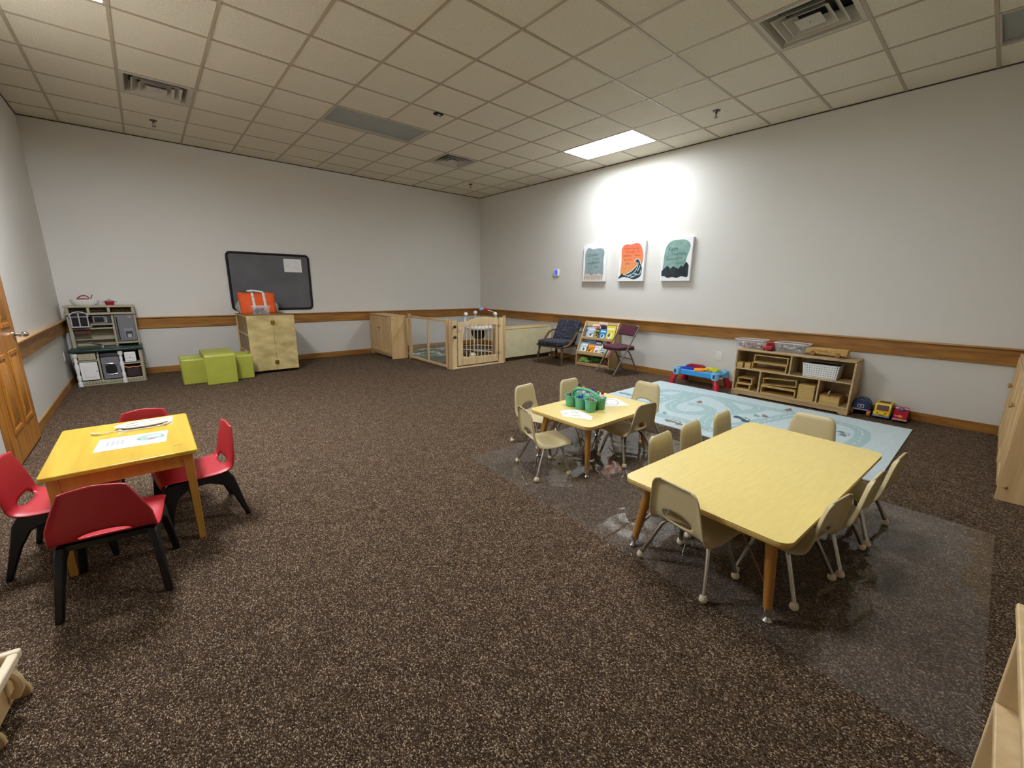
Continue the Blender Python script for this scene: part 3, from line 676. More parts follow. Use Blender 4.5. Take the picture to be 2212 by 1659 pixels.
f = MB(); f.box(-0.095, 0.03, hy0 - 0.012, hy0 - 0.005, 0.79, 0.886); f.m = 1; f.box(-0.078, 0.012, hy0 - 0.014, hy0 - 0.012, 0.806, 0.872); f.build('microwave_door', [M_grey, M_black], m)
MB().box(0.034, 0.04, hy0 - 0.016, hy0 - 0.008, 0.80, 0.87).build('microwave_handle', M_white, m)
MB().box(-0.29, -0.14, hy0 + 0.03, hy0 + 0.1, 0.66, 0.70).build('towel_shelf', mat('dark_red_shelf', (96, 52, 44), 0.6), t)
d = MB().box(0.115, KW - 0.02, hy0 - 0.02, hy0 + 0.0, 0.535, 0.9).build('fridge_door', M_grey, t, bevel=0.008)
MB().box(0.13, 0.142, hy0 - 0.03, hy0 - 0.02, 0.56, 0.87).build('fridge_handle', M_black, d, bevel=0.003)
f = MB(); f.box(0.19, 0.29, hy0 - 0.026, hy0 - 0.02, 0.57, 0.715); f.m = 1; f.box(0.205, 0.275, hy0 - 0.028, hy0 - 0.026, 0.585, 0.67); f.m = 2; f.box(0.22, 0.262, hy0 - 0.031, hy0 - 0.028, 0.588, 0.635)
f.build('water_dispenser', [mat('dispenser_grey', (140, 140, 144), 0.4), M_dgrey, mat('dispenser_light', (176, 176, 180), 0.4)], d)
MB().box(0.25, 0.29, hy0 - 0.022, hy0 - 0.02, 0.852, 0.876).build('fridge_sticker', mat('pink_sticker', (178, 140, 146), 0.6), d)
f = MB(); f.tube(smoothpts([(-0.05, 0.16, 0.475), (-0.05, 0.15, 0.51), (-0.09, 0.1, 0.53), (-0.16, 0.06, 0.555)], 4), 0.009, 8); f.lathe([(0.022, 0.475), (0.018, 0.5), (0.014, 0.52)], 12, Matrix.Translation((-0.05, 0.16, 0)))
f.build('faucet', M_chrome, t, smooth=True)
MB().lathe([(0.08, 0.4755), (0.07, 0.479), (0.05, 0.478)], 20, Matrix.Translation((0.06, 0.13, 0)), sx=1.1, sy=0.8).build('hob_ring', M_grey, t, smooth=True)
# things on the kitchen
zt = 1.025
b = MB()
b.lathe([(0.10, 0.0), (0.13, 0.02), (0.142, 0.075), (0.137, 0.078), (0.124, 0.03), (0.094, 0.006)], 24, sx=1.0, sy=0.6)
o = b.build('serving_bowl', M_white, smooth=True, loc=(-6.69, -0.2, zt)); tag(o, 'wide white bowl on top of the toy kitchen', 'bowl')
b = MB(); b.tube(smoothpts([(-0.07, 0, 0.08), (-0.03, 0, 0.12), (0.02, 0.01, 0.125), (0.05, 0, 0.09)], 4), [0.008] * 13, 8); b.ball((-0.01, 0, 0.072), 0.05, 12, (1.2, 0.7, 0.5)); b.tube([(0.06, 0, 0.08), (0.085, 0, 0.14)], 0.006, 6)
o = b.build('toy_dish', mat('dusty_red', (150, 84, 78), 0.5), smooth=True, loc=(-6.69, -0.2, zt + 0.0)); tag(o, 'dusty red toy dish standing inside the white bowl', 'toy')
t = thing('toy_pot', 'small red toy pot with a grey lid on top of the toy kitchen', 'pot', (-6.45, -0.22, zt))
b = MB(); b.lathe([(0.042, 0.0), (0.052, 0.05), (0.054, 0.052)], 18); b.box(-0.075, -0.05, -0.012, 0.012, 0.04, 0.048); b.box(0.05, 0.075, -0.012, 0.012, 0.04, 0.048)
b.build('pot_body', M_crim, t, smooth=True)
MB().lathe([(0.053, 0.052), (0.045, 0.062), (0.015, 0.072), (0.012, 0.082)], 18).build('lid', mat('lid_grey', (150, 150, 156), 0.3), t, smooth=True)
# ------------------------------------------------------------------ baby corner enclosure
def door_cabinet(label, x0, x1, y0, y1, Hc, face, mats, ndoor=2):
    """low maple cabinet; face = '-x' (doors face -x, runs along y) or '+y' (doors face +y, runs along x)"""
    L = (y1 - y0) if face == '-x' else (x1 - x0); D = (x1 - x0) if face == '-x' else (y1 - y0)
    if face == '-x': M = Matrix(((0, 1, 0, 0), (-1, 0, 0, 0), (0, 0, 1, 0), (0, 0, 0, 1)))
    else: M = Matrix(((-1, 0, 0, 0), (0, -1, 0, 0), (0, 0, 1, 0), (0, 0, 0, 1)))
    t = thing('wooden_cabinet', label, 'cabinet', mtx=Matrix.Translation(Vector(((x0 + x1) / 2, (y0 + y1) / 2, 0))) @ M)
    l, d = L / 2, D / 2
    c = MB(); c.box(-l, l, -d, d, Hc - 0.02, Hc); c.box(-l, -l + 0.02, -d + 0.002, d, 0, Hc - 0.02); c.box(l - 0.02, l, -d + 0.002, d, 0, Hc - 0.02)
    c.box(-l + 0.02, l - 0.02, d - 0.01, d, 0.06, Hc - 0.02); c.box(-l + 0.02, l - 0.02, -d + 0.02, d - 0.01, 0.06, 0.08)
    c.box(-l + 0.02, l - 0.02, -d + 0.03, -d + 0.045, 0.03, 0.06)
    c.build('carcass', mats[0], t, bevel=0.003)
    wd = (L - 0.05) / ndoor
    for i in range(ndoor):
        a = -l + 0.025 + i * wd; b = a + wd - 0.004
        f = MB(); z0, z1 = 0.085, Hc - 0.028; fw = 0.055; yf = -d - 0.004
        f.box(a, a + fw, yf, yf + 0.02, z0, z1); f.box(b - fw, b, yf, yf + 0.02, z0, z1); f.box(a + fw, b - fw, yf, yf + 0.02, z0, z0 + fw); f.box(a + fw, b - fw, yf, yf + 0.02, z1 - fw, z1)
        dr_ = f.build('door', mats[1], t, bevel=0.004)
        MB().box(a + fw, b - fw, yf + 0.008, yf + 0.016, z0 + fw, z1 - fw).build('door_panel', mats[0], dr_)
        kx = (b - 0.028) if i % 2 == 0 else (a + 0.028)
        MB().lathe([(0.009, 0), (0.008, 0.012), (0.017, 0.018), (0.016, 0.028), (0.006, 0.031)], 14, Matrix(((1, 0, 0, kx), (0, 0, -1, yf), (0, 1, 0, Hc * 0.70), (0, 0, 0, 1)))).build('knob', mats[2], dr_, smooth=True)
    for sx in (-1, 1):
        for z in (0.09, Hc - 0.06):
            for ex in (l, -l):
                pass
    p = MB()
    for z in (0.1, Hc - 0.07):
        for s_ in (l, -l): p.ball((s_, -d + 0.035, z), 0.012, 10, (0.9, 1, 1))
    p.build('hinge_peg', mats[2], t, smooth=True)
    return t
M_knob = mat('knob_wood', (176, 134, 80), 0.4)
door_cabinet('maple cabinet with two paneled doors against the far wall, left of the play pen', -2.755, -2.44, -0.99, -0.03, 0.80, '-x', (M_map, M_map, M_knob))
door_cabinet('maple cabinet at the right edge seen edge on, nearest the far right corner', -0.985, -0.03, -8.95, -8.385, 0.80, '+y', (M_map, M_map, M_knob))
door_cabinet('maple cabinet at the right edge with a peg on its end panel', -1.965, -1.0, -8.95, -8.385, 0.80, '+y', (M_map, M_map, M_knob))
# clear partition panel
t = thing('clear_partition', 'wooden framed clear partition panel between the maple cabinet and the gate', 'partition', (-2.42, -1.71, 0))
f = MB()
f.box(-0.016, 0.016, -0.66, 0.62, 0.77, 0.805); f.box(-0.016, 0.016, -0.66, 0.62, 0.02, 0.055); f.box(-0.014, 0.014, -0.05, -0.012, 0.055, 0.77); f.box(-0.016, 0.016, 0.585, 0.62, 0.055, 0.77); f.box(-0.016, 0.016, -0.66, -0.62, 0.055, 0.77)
f.build('frame', M_mapy, t, bevel=0.003)
MB().box(-0.003, 0.003, -0.62, 0.585, 0.055, 0.77).build('clear_sheet', M_acry, t)
for y in (0.645, ): MB().prism(rrect(-0.024, 0.024, y - 0.022, y + 0.03, 0.012, 3), 0, 0.832).build('post', M_map, t, bevel=0.004)
MB().prism(rrect(-0.024, 0.02, -0.685, -0.655, 0.01, 3), 0, 0.83).build('post', M_map, t, bevel=0.004)
# gate
GXC = -1.857; GYC = -2.45
t = thing('play_gate', 'pale wooden toddler gate with thin bars in front of the corner play pen', 'gate', (GXC, GYC, 0))
w2 = 0.54
MB().box(-w2 - 0.005, w2 + 0.01, -0.03, 0.025, 0, 0.022).build('threshold', M_pale, t, bevel=0.003)
for x0, x1, hh in ((-w2, -w2 + 0.10, 0.795), (w2 - 0.095, w2, 0.81)):
    MB().box(x0, x1, -0.016, 0.012, 0.022, hh).build('side_post', M_pale, t, bevel=0.004)
for x0 in (-w2 - 0.045, -w2 - 0.022): MB().box(x0, x0 + 0.02, -0.022, 0.02, 0, 0.815).build('hinge_post', M_map, t, bevel=0.005)
for x0 in (w2 + 0.004, w2 + 0.03): MB().box(x0, x0 + 0.024, -0.02, 0.022, 0, 0.84).build('hinge_post', M_map, t, bevel=0.006)
gx0, gx1 = -w2 + 0.118, w2 - 0.112
lf = MB(); S = Matrix(((1, 0, 0, 0), (0, 0, -1, 0), (0, 1, 0, 0), (0, 0, 0, 1)))
lf.box(gx0, gx0 + 0.10, -0.014, 0.01, 0.045, 0.70); lf.box(gx1 - 0.055, gx1, -0.014, 0.01, 0.045, 0.70); lf.box(gx0 + 0.10, gx1 - 0.055, -0.014, 0.01, 0.045, 0.17)
arch = [(gx0, 0.70), (gx1, 0.70), (gx1, 0.795)] + [(gx1 - (gx1 - gx0) * 0.72 * i / 10, 0.795 + 0.042 * math.sin(PI * i / 10) ) for i in range(1, 10)] + [(gx0 + 0.22, 0.782), (gx0 + 0.17, 0.765), (gx0, 0.76)]
lf.prism(arch, -0.01, 0.014, S)
lv = lf.build('gate_leaf', M_pale, t, bevel=0.003)
n = 8
for i in range(n):
    x = gx0 + 0.10 + (gx1 - 0.055 - gx0 - 0.10) * (i + 1) / (n + 1)
    MB().tube([(x, -0.002, 0.165), (x, -0.002, 0.705)], 0.0075, 8).build('bar', M_pale, lv, smooth=True)
MB().box(gx0 + 0.03, gx0 + 0.055, -0.026, -0.014, 0.635, 0.69).build('latch', M_white, lv, bevel=0.004)
MB().tube([(gx0 - 0.03, -0.024, 0.62), (gx0 + 0.01, -0.024, 0.62)], 0.011, 10).build('latch_bolt', M_knob, t, smooth=True)
for z in (0.70, 0.53): MB().lathe([(0.012, 0), (0.012, 0.025), (0.026, 0.03), (0.024, 0.045), (0.01, 0.05)], 14, Matrix(((1, 0, 0, -w2 + 0.04), (0, 0, -1, -0.016), (0, 1, 0, z), (0, 0, 0, 1)))).build('knob', mat('dark_knob', (60, 44, 34), 0.35), t, smooth=True)
for z in (0.68, 0.20):
    h = MB(); h.box(gx1 - 0.02, gx1 + 0.035, -0.024, -0.014, z - 0.012, z + 0.012); h.tube([(gx1 - 0.02, -0.022, z - 0.02), (gx1 - 0.02, -0.022, z + 0.02)], 0.006, 6); h.tube([(gx1 + 0.035, -0.022, z - 0.02), (gx1 + 0.035, -0.022, z + 0.02)], 0.006, 6)
    h.build('hinge', M_knob, t)
# low shelf closing the pen
t = thing('low_bookcase', 'low wooden bookcase turned with its pale back toward the room, right of the gate', 'bookcase', (-0.66, -2.28, 0))
c = MB(); c.box(-0.61, 0.60, -0.17, 0.17, 0.59, 0.61); c.box(-0.61, -0.59, -0.158, 0.17, 0.0, 0.59); c.box(0.58, 0.60, -0.158, 0.17, 0.0, 0.59); c.box(-0.59, 0.58, -0.15, 0.17, 0.07, 0.09); c.box(-0.59, 0.58, -0.15, 0.17, 0.32, 0.34)
c.build('carcass', M_mapx, t, bevel=0.003)
MB().box(-0.61, 0.60, -0.165, -0.158, 0.075, 0.59).build('back_panel', mat('back_board', (212, 202, 162), 0.5, col2=(202, 192, 150), scale=6, bump=0.02), t)
MB().box(-0.59, 0.58, -0.13, -0.12, 0.0, 0.075).build('kick_board', mat('kick_dark', (84, 60, 40), 0.6), t)
# play mat on the floor of the pen
o = MB(); o.box(-0.78, 0.62, -0.62, 0.62, 0, 0.012); o.m = 1
cols = [mat('mat_green', (60, 96, 52), 0.7), mat('mat_white', (196, 206, 206), 0.7), mat('mat_leaf', (104, 132, 64), 0.7), mat('mat_teal', (70, 120, 116), 0.7), mat('mat_orange', (190, 120, 72), 0.7), mat('mat_dark', (40, 58, 40), 0.7)]
rnd = random.Random(4)
for i in range(120):
    o.m = rnd.choice((1, 2, 3, 5, 1, 4))
    cx, cy = rnd.uniform(-0.68, 0.52), rnd.uniform(-0.52, 0.52); rr = rnd.uniform(0.03, 0.085); a0 = rnd.uniform(0, PI)
    poly = [(max(-0.77, min(0.61, cx + rr * (1.6 * math.cos(q) * math.cos(a0) - 0.5 * math.sin(q) * math.sin(a0)))), max(-0.61, min(0.61, cy + rr * (1.6 * math.cos(q) * math.sin(a0) + 0.5 * math.sin(q) * math.cos(a0))))) for q in [2 * PI * k / 12 for k in range(12)]]
    o.prism(poly, 0.012, 0.0122 + 0.00004 * i)
o = o.build('play_mat', cols, loc=(-1.62, -0.70, 0)); tag(o, 'green and white jungle print play mat on the floor inside the pen', 'mat')
# jumper
t = thing('baby_jumper', 'white baby jumper stand with toys and ball tipped posts inside the pen', 'baby jumper', (-1.19, -1.55, 0))
ring = [(0.44 * math.cos(2 * PI * i / 36), 0.44 * math.sin(2 * PI * i / 36), 0.02) for i in range(36)]
MB().tube(ring, 0.014, 8, closed=True).build('base_ring', M_white, t, smooth=True)
MB().tube([(0.36 * math.cos(2 * PI * i / 36), 0.36 * math.sin(2 * PI * i / 36), 0.16) for i in range(36)], 0.009, 8, closed=True).build('upper_ring', M_white, t, smooth=True)
for i, a in enumerate((188, 309, 65)):
    a = math.radians(a); ca, sa = math.cos(a), math.sin(a)
    l = MB(); l.tube(smoothpts([(0.43 * ca, 0.43 * sa, 0.03), (0.45 * ca, 0.45 * sa, 0.3), (0.40 * ca, 0.40 * sa, 0.56), (0.34 * ca, 0.34 * sa, 0.79)], 5), 0.016, 10)
    lg = l.build('post', M_white, t, smooth=True)
    MB().ball((0.335 * ca, 0.335 * sa, 0.825), 0.04, 14).build('post_ball', M_white, lg, smooth=True)
MB().ball((-0.30, -0.22, 0.06), 0.06, 14, (1.2, 1, 0.9)).build('foot_cap', M_white, t, smooth=True)
MB().ball((0.05, 0.38, 0.07), 0.07, 14, (1.5, 1, 0.6)).build('foot_cap', M_grey, t, smooth=True)
MB().lathe([(0.15, 0.545), (0.27, 0.53), (0.285, 0.56), (0.27, 0.61), (0.16, 0.615)], 32).build('tray', M_white, t, smooth=True)
MB().lathe([(0.09, 0.34), (0.14, 0.42), (0.155, 0.57), (0.15, 0.57), (0.13, 0.43), (0.08, 0.36)], 24).build('seat', mat('seat_dark', (48, 50, 46), 0.8), t, smooth=True)
for i, (a, mm) in enumerate(((200, M_orng), (235, M_crim), (265, M_lime), (300, M_tan), (330, M_lblue))):
    a = math.radians(a); MB().ball((0.215 * math.cos(a), 0.215 * math.sin(a), 0.642), 0.032, 10, (1, 1, 1.1)).build('toy', mm, t, smooth=True)
s = MB(); s.tube(smoothpts([(0.20, -0.25, 0.85), (0.16, -0.20, 0.88), (0.10, -0.13, 0.895)], 4), 0.006, 6); s.m = 1; s.ball((0.09, -0.12, 0.90), 0.045, 10, (1.3, 0.8, 0.8)); s.m = 2; s.ball((0.02, -0.06, 0.915), 0.04, 10, (1.2, .8, .8))
s.build('hanging_toy', [M_white, M_crim, M_lblue], t, smooth=True)

# ------------------------------------------------------------------ armchair (local: faces +x)
M_floral = bpy.data.materials.new('navy_floral'); M_floral.use_nodes = True
nt = M_floral.node_tree; b = nt.nodes['Principled BSDF']; b.inputs['Roughness'].default_value = 0.85
tc = nt.nodes.new('ShaderNodeTexCoord'); vo = nt.nodes.new('ShaderNodeTexNoise'); vo.inputs['Scale'].default_value = 44; vo.inputs['Detail'].default_value = 5
nt.links.new(tc.outputs['Object'], vo.inputs['Vector']); rp = nt.nodes.new('ShaderNodeValToRGB'); e = rp.color_ramp.elements
e[0].position = 0.0; e[0].color = lin((28, 29, 38)); e[1].position = 0.76; e[1].color = lin((190, 192, 198)); x = e.new(0.54); x.color = lin((40, 41, 54)); x = e.new(0.63); x.color = lin((76, 78, 92))
nt.links.new(vo.outputs['Fac'], rp.inputs[0]); nt.links.new(rp.outputs[0], b.inputs['Base Color'])
M_dkwood = wood('walnut', (104, 76, 50), (78, 54, 34), 'z', 0.4)
t = thing('armchair', 'low wooden armchair with dark blue floral cushions beside the book rack', 'chair', (-0.49, -3.055, 0), PI + 0.10)
MB().prism(rrect(-0.22, 0.30, -0.27, 0.27, 0.04, 4), 0.305, 0.335).build('seat_frame', M_dkwood, t, bevel=0.006)
MB().prism(rrect(-0.18, 0.31, -0.262, 0.262, 0.06, 5), 0.335, 0.425).build('seat_cushion', M_floral, t, bevel=0.03, seg=4)
def bk(u, v): return Vector((-0.14 - 0.17 * u - 0.04 * math.cos((v - 0.5) * PI), (v - 0.5) * (0.50 - 0.02 * u), 0.40 + 0.36 * u))
MB().grid(bk, 10, 12).build('back_cushion', M_floral, t, smooth=True, solid=0.09, bevel=0.03)
for sg in (-1, 1):
    MB().tube(smoothpts([(0.26, sg * 0.285, 0.33), (0.12, sg * 0.30, 0.36), (0.0, sg * 0.305, 0.44), (-0.09, sg * 0.30, 0.53), (-0.20, sg * 0.29, 0.565), (-0.32, sg * 0.26, 0.56)], 4), 0.026, 8, sq=0.6).build('arm', M_dkwood, t, smooth=True)
for x, y in ((0.24, 0.25), (0.24, -0.25), (-0.24, 0.24), (-0.24, -0.24)):
    fx = 0.03 if x > 0 else -0.05
    A_ = Vector((x, y, 0.31)); B_ = Vector((x + fx, y * 1.12, 0.0)); l = MB()
    prof = [0.018, 0.024, 0.014, 0.022, 0.026, 0.02, 0.013, 0.02, 0.012]
    l.tube([A_.lerp(B_, i / 8) for i in range(9)], prof, 10); l.build('leg', M_dkwood, t, smooth=True)
s = MB(); s.tube([(0.25, 0.262, 0.15), (-0.265, 0.262, 0.15)], 0.011, 8); s.tube([(0.25, -0.262, 0.15), (-0.265, -0.262, 0.15)], 0.011, 8); s.tube([(0.0, 0.262, 0.15), (0.0, -0.262, 0.15)], 0.011, 8)
s.build('stretcher', M_dkwood, t, smooth=True)

# ------------------------------------------------------------------ book rack (local: x toward the room, y to its left seen from front ; front faces +x)
RKX, RKY, RKA = -0.21, -3.725, PI + 0.10
t = thing('book_rack', 'maple book display rack with slanted ledges against the picture wall', 'book rack', (RKX, RKY, 0), RKA)
W2 = 0.335
side = [(-0.15, 0), (0.18, 0), (0.18, 0.25), (0.16, 0.27), (-0.08, 0.755), (-0.10, 0.77), (-0.15, 0.77)]
SM = Matrix(((1, 0, 0, 0), (0, 0, -1, 0), (0, 1, 0, 0), (0, 0, 0, 1)))
for y in (-W2, W2 - 0.018): MB().prism(side, -y - 0.018, -y, SM).build('side_panel', M_map, t, bevel=0.003)
def slab(mb, xa, za, xb, zb, th):
    d = Vector((xb - xa, 0, zb - za)).normalized(); nrm = Vector((d.z, 0, -d.x)) * th
    vs = [Vector((xx, yy, zz)) for xx, zz in ((xa, za), (xb, zb)) for yy in (-W2 + 0.018, W2 - 0.018)]
    mb.add(vs + [v - nrm for v in vs], [(0, 1, 3, 2), (4, 6, 7, 5), (0, 4, 5, 1), (2, 3, 7, 6), (0, 2, 6, 4), (1, 5, 7, 3)])
p = MB(); slab(p, 0.11, 0.225, -0.03, 0.47, 0.01); slab(p, -0.03, 0.47, -0.125, 0.76, 0.01); p.build('back_panel', M_mapy, t)
p = MB(); p.box(-0.12, 0.18, -W2 + 0.018, W2 - 0.018, 0.205, 0.223); p.box(0.162, 0.18, -W2 + 0.018, W2 - 0.018, 0.223, 0.265); p.build('ledge', M_mapy, t, bevel=0.003)
p = MB(); p.box(-0.10, 0.055, -W2 + 0.018, W2 - 0.018, 0.46, 0.474); p.box(0.043, 0.055, -W2 + 0.018, W2 - 0.018, 0.474, 0.505); p.build('ledge', M_mapy, t, bevel=0.003)
MB().box(-0.15, 0.17, -W2 + 0.018, W2 - 0.018, 0.045, 0.06).build('bottom_shelf', M_mapy, t, bevel=0.003)
MB().box(-0.14, -0.125, -W2 + 0.018, W2 - 0.018, 0.06, 0.765).build('rear_board', M_mapy, t)
MB().box(0.15, 0.165, -W2 + 0.018, W2 - 0.018, 0.012, 0.045).build('kick_board', M_mapy, t)
RM = Matrix.Translation(Vector((RKX, RKY, 0))) @ Matrix.Rotation(RKA, 4, 'Z')
books = [  # y centre (viewer's left = +), layer, w, h, tier, colours, label
    (0.235, 0, 0.13, 0.20, 1, (92, 100, 106), (168, 190, 200), 'grey picture book with a pale moonlit cover at the left of the top ledge'),
    (0.165, 1, 0.15, 0.185, 1, (186, 208, 222), (232, 236, 240), 'pale blue picture book with a white title patch at the left of the top ledge'),
    (0.085, 0, 0.16, 0.235, 1, (236, 222, 206), (204, 70, 60), 'cream picture book with a red patch behind the others on the top ledge'),
    (0.055, 1, 0.105, 0.17, 1, (62, 72, 44), (206, 164, 52), 'dark green picture book with a yellow emblem on the top ledge'),
    (-0.03, 0, 0.15, 0.275, 1, (234, 206, 190), (150, 120, 110), 'tall pink topped book sticking out above the rack'),
    (-0.065, 0.6, 0.11, 0.225, 1, (58, 34, 56), (38, 22, 38), 'dark purple picture book in the middle of the top ledge'),
    (-0.075, 1.4, 0.12, 0.165, 1, (40, 138, 206), (214, 232, 244), 'bright blue picture book with white lettering patch on the top ledge'),
    (-0.215, 0, 0.15, 0.235, 1, (120, 104, 112), (208, 200, 196), 'mauve picture book behind the yellow one on the top ledge'),
    (-0.215, 1, 0.155, 0.225, 1, (232, 216, 60), (236, 240, 200), 'yellow picture book with a green animal at the right of the top ledge'),
    (0.255, 0, 0.11, 0.20, 2, (92, 62, 52), (150, 96, 70), 'brown picture book peeking out at the left of the lower ledge'),
    (0.235, 1, 0.15, 0.185, 2, (178, 210, 230), (236, 240, 240), 'pale blue picture book with people at the left end of the lower ledge'),
    (0.13, 0, 0.19, 0.235, 2, (122, 180, 220), (92, 150, 200), 'large sky blue picture book behind the orange one'),
    (0.10, 1, 0.145, 0.165, 2, (214, 128, 40), (240, 190, 60), 'orange picture book with a yellow lion shape on the lower ledge'),
    (-0.02, 0.3, 0.12, 0.235, 2, (62, 84, 104), (230, 232, 234), 'dark slate blue picture book beside the sky blue one on the lower ledge'),
    (-0.035, 1, 0.12, 0.15, 2, (238, 236, 236), (228, 200, 206), 'white picture book in the middle of the lower ledge'),
    (-0.10, 0, 0.11, 0.24, 2, (238, 238, 236), (120, 124, 126), 'tall white picture book with a grey patch on the lower ledge'),
    (-0.215, 0, 0.16, 0.225, 2, (168, 44, 84), (232, 200, 210), 'crimson picture book partly hidden behind the folding chair'),
    (-0.165, 1.2, 0.16, 0.10, 2, (196, 206, 196), (120, 150, 130), 'small pale green picture book lying low at the right of the lower ledge'),
]
for i, (yc, layer, bw, bh, tier, c1, c2, lab) in enumerate(books):
    yc = -yc * 0.98; bw *= 1.12; bh *= 1.12
    if tier == 1: base = Vector((0.030 - 0.022 + layer * 0.011, yc, 0.4745)); tilt = math.atan2(0.095, 0.29)
    else: base = Vector((0.128 - 0.010 + layer * 0.012, yc, 0.2235)); tilt = math.atan2(0.14, 0.245)
    # local frame: X right (viewer) = -y rack, Y up along the slope, Z out
    up_ = Vector((-math.sin(tilt), 0, math.cos(tilt))); rt_ = Vector((0, 1, 0)); out_ = rt_.cross(up_)
    Mx = Matrix(((rt_.x, up_.x, out_.x, base.x), (rt_.y, up_.y, out_.y, base.y), (rt_.z, up_.z, out_.z, base.z), (0, 0, 0, 1)))
    t = thing('picture_book', lab, 'book', mtx=RM @ Mx); t['group'] = 'picture books on the display rack'
    kb = MB(); kb.box(-bw / 2, bw / 2, 0, bh, -0.009, 0.0); kb.build('cover', mat('cover_%d' % i, c1, 0.4), t, bevel=0.001)
    kp = MB(); a = random.Random(i)
    kp.prism([(p.x, p.y) for p in smoothpts([(bw * 0.34 * math.cos(q) * a.uniform(.7, 1.1), bh * 0.34 + bh * 0.22 * math.sin(q) * a.uniform(.8, 1.1), 0) for q in [2 * PI * k / 8 for k in range(8)]], 3, True)], 0.0, 0.0006)
    kp.box(-bw * 0.36, bw * 0.36, bh * 0.72, bh * 0.86, 0, 0.0006)
    kp.m = 1; kp.ball((bw * a.uniform(-.12, .12), bh * 0.34, 0.0006), bw * 0.14, 10, (1, 1.1, 0.03)); kp.ball((bw * a.uniform(-.12, .12), bh * 0.46, 0.0006), bw * 0.08, 10, (1, 1, 0.03))
    kp.build('cover_art', [mat('art_%d' % i, c2, 0.5), mat('art_dark_%d' % i, tuple(int(q * 0.45) for q in c1), 0.5)], t)
def plush(name, label, cat, pts, colr):
    b = MB()
    for c, r, sc in pts: b.ball((c[0], -c[1], c[2]), r, 14, sc)
    o = b.build(name, colr, smooth=True); o.matrix_world = RM; tag(o, label, cat); return o
M_plush = mat('light_green_plush', (150, 206, 110), 0.95, var=0.12, scale=60, bump=0.4)
M_plushd = mat('dark_green_plush', (62, 110, 50), 0.95, var=0.15, scale=60, bump=0.4)
plush('plush_toy', 'light green plush toy lying at the left of the rack bottom shelf', 'plush toy', [((0.06, 0.235, 0.105), 0.06, (1.2, 1.25, 0.75)), ((0.10, 0.14, 0.085), 0.04, (1, 1.3, 0.6)), ((0.12, 0.27, 0.08), 0.035, (1, 1, .6)), ((0.13, 0.16, 0.09), 0.018, (1, 1, 1))], M_plush)
plush('plush_toy', 'dark green plush toy lying in the middle of the rack bottom shelf', 'plush toy', [((0.0, 0.02, 0.115), 0.08, (0.9, 1.5, 0.65)), ((0.09, 0.07, 0.088), 0.03, (1, 1.2, 0.9))], M_plushd)
plush('plush_toy', 'brown plush toy at the right of the rack bottom shelf behind the folding chair', 'plush toy', [((0.05, -0.20, 0.105), 0.05, (1, 1.0, 0.9)), ((0.08, -0.26, 0.09), 0.035, (1, 1, .8))], mat('brown_plush', (120, 84, 60), 0.95, var=0.2, scale=50, bump=0.4))

# ------------------------------------------------------------------ folding chair (local faces +x)
t = thing('folding_chair', 'brown metal folding chair with burgundy padded seat in front of the book rack', 'chair', (-0.42, -4.30, 0), math.radians(163))
for sg in (-1, 1):
    MB().tube(smoothpts([(0.25, sg * 0.225, 0.012), (0.0, sg * 0.222, 0.43), (-0.17, sg * 0.215, 0.715), (-0.185, sg * 0.20, 0.755), (-0.187, sg * 0.16, 0.765)], 5), 0.0125, 10).build('front_leg', M_steel, t, smooth=True)
    MB().tube([(-0.25, sg * 0.185, 0.012), (-0.10, sg * 0.185, 0.30), (0.0, sg * 0.185, 0.425)], 0.0125, 10).build('rear_leg', M_steel, t, smooth=True)
    MB().tube([(-0.25, sg * 0.185, 0.0), (-0.247, sg * 0.185, 0.025)], 0.016, 10).tube([(0.252, sg * 0.225, 0.0), (0.247, sg * 0.225, 0.025)], 0.016, 10).build('foot_cap', M_dgrey, t, smooth=True)
b = MB(); b.tube([(-0.215, -0.185, 0.08), (-0.215, 0.185, 0.08)], 0.008, 8); b.tube([(-0.13, -0.185, 0.24), (-0.13, 0.185, 0.24)], 0.008, 8); b.tube([(0.205, -0.222, 0.09), (0.205, 0.222, 0.09)], 0.008, 8); b.build('stretcher', M_steel, t, smooth=True)
MB().prism([(p.x, p.y) for p in smoothpts([(-0.17, -0.17, 0), (0.02, -0.20, 0), (0.16, -0.19, 0), (0.215, -0.12, 0), (0.235, 0, 0), (0.215, 0.12, 0), (0.16, 0.19, 0), (0.02, 0.20, 0), (-0.17, 0.17, 0)], 4, True)], 0.40, 0.45).build('seat_pad', M_burg, t, bevel=0.018, seg=3)
MB().prism([(-0.17, -0.185), (0.17, -0.195), (0.22, -0.1), (0.22, 0.1), (0.17, 0.195), (-0.17, 0.185)], 0.388, 0.40).build('seat_pan', M_steel, t)
def fb(u, v): return Vector((-0.13 - 0.055 * u - 0.03 * math.cos((v - 0.5) * PI), (v - 0.5) * (0.41 - 0.03 * u), 0.60 + 0.17 * u))
MB().grid(fb, 6, 12).build('back_pad', M_burg, t, smooth=True, solid=0.035, bevel=0.012)

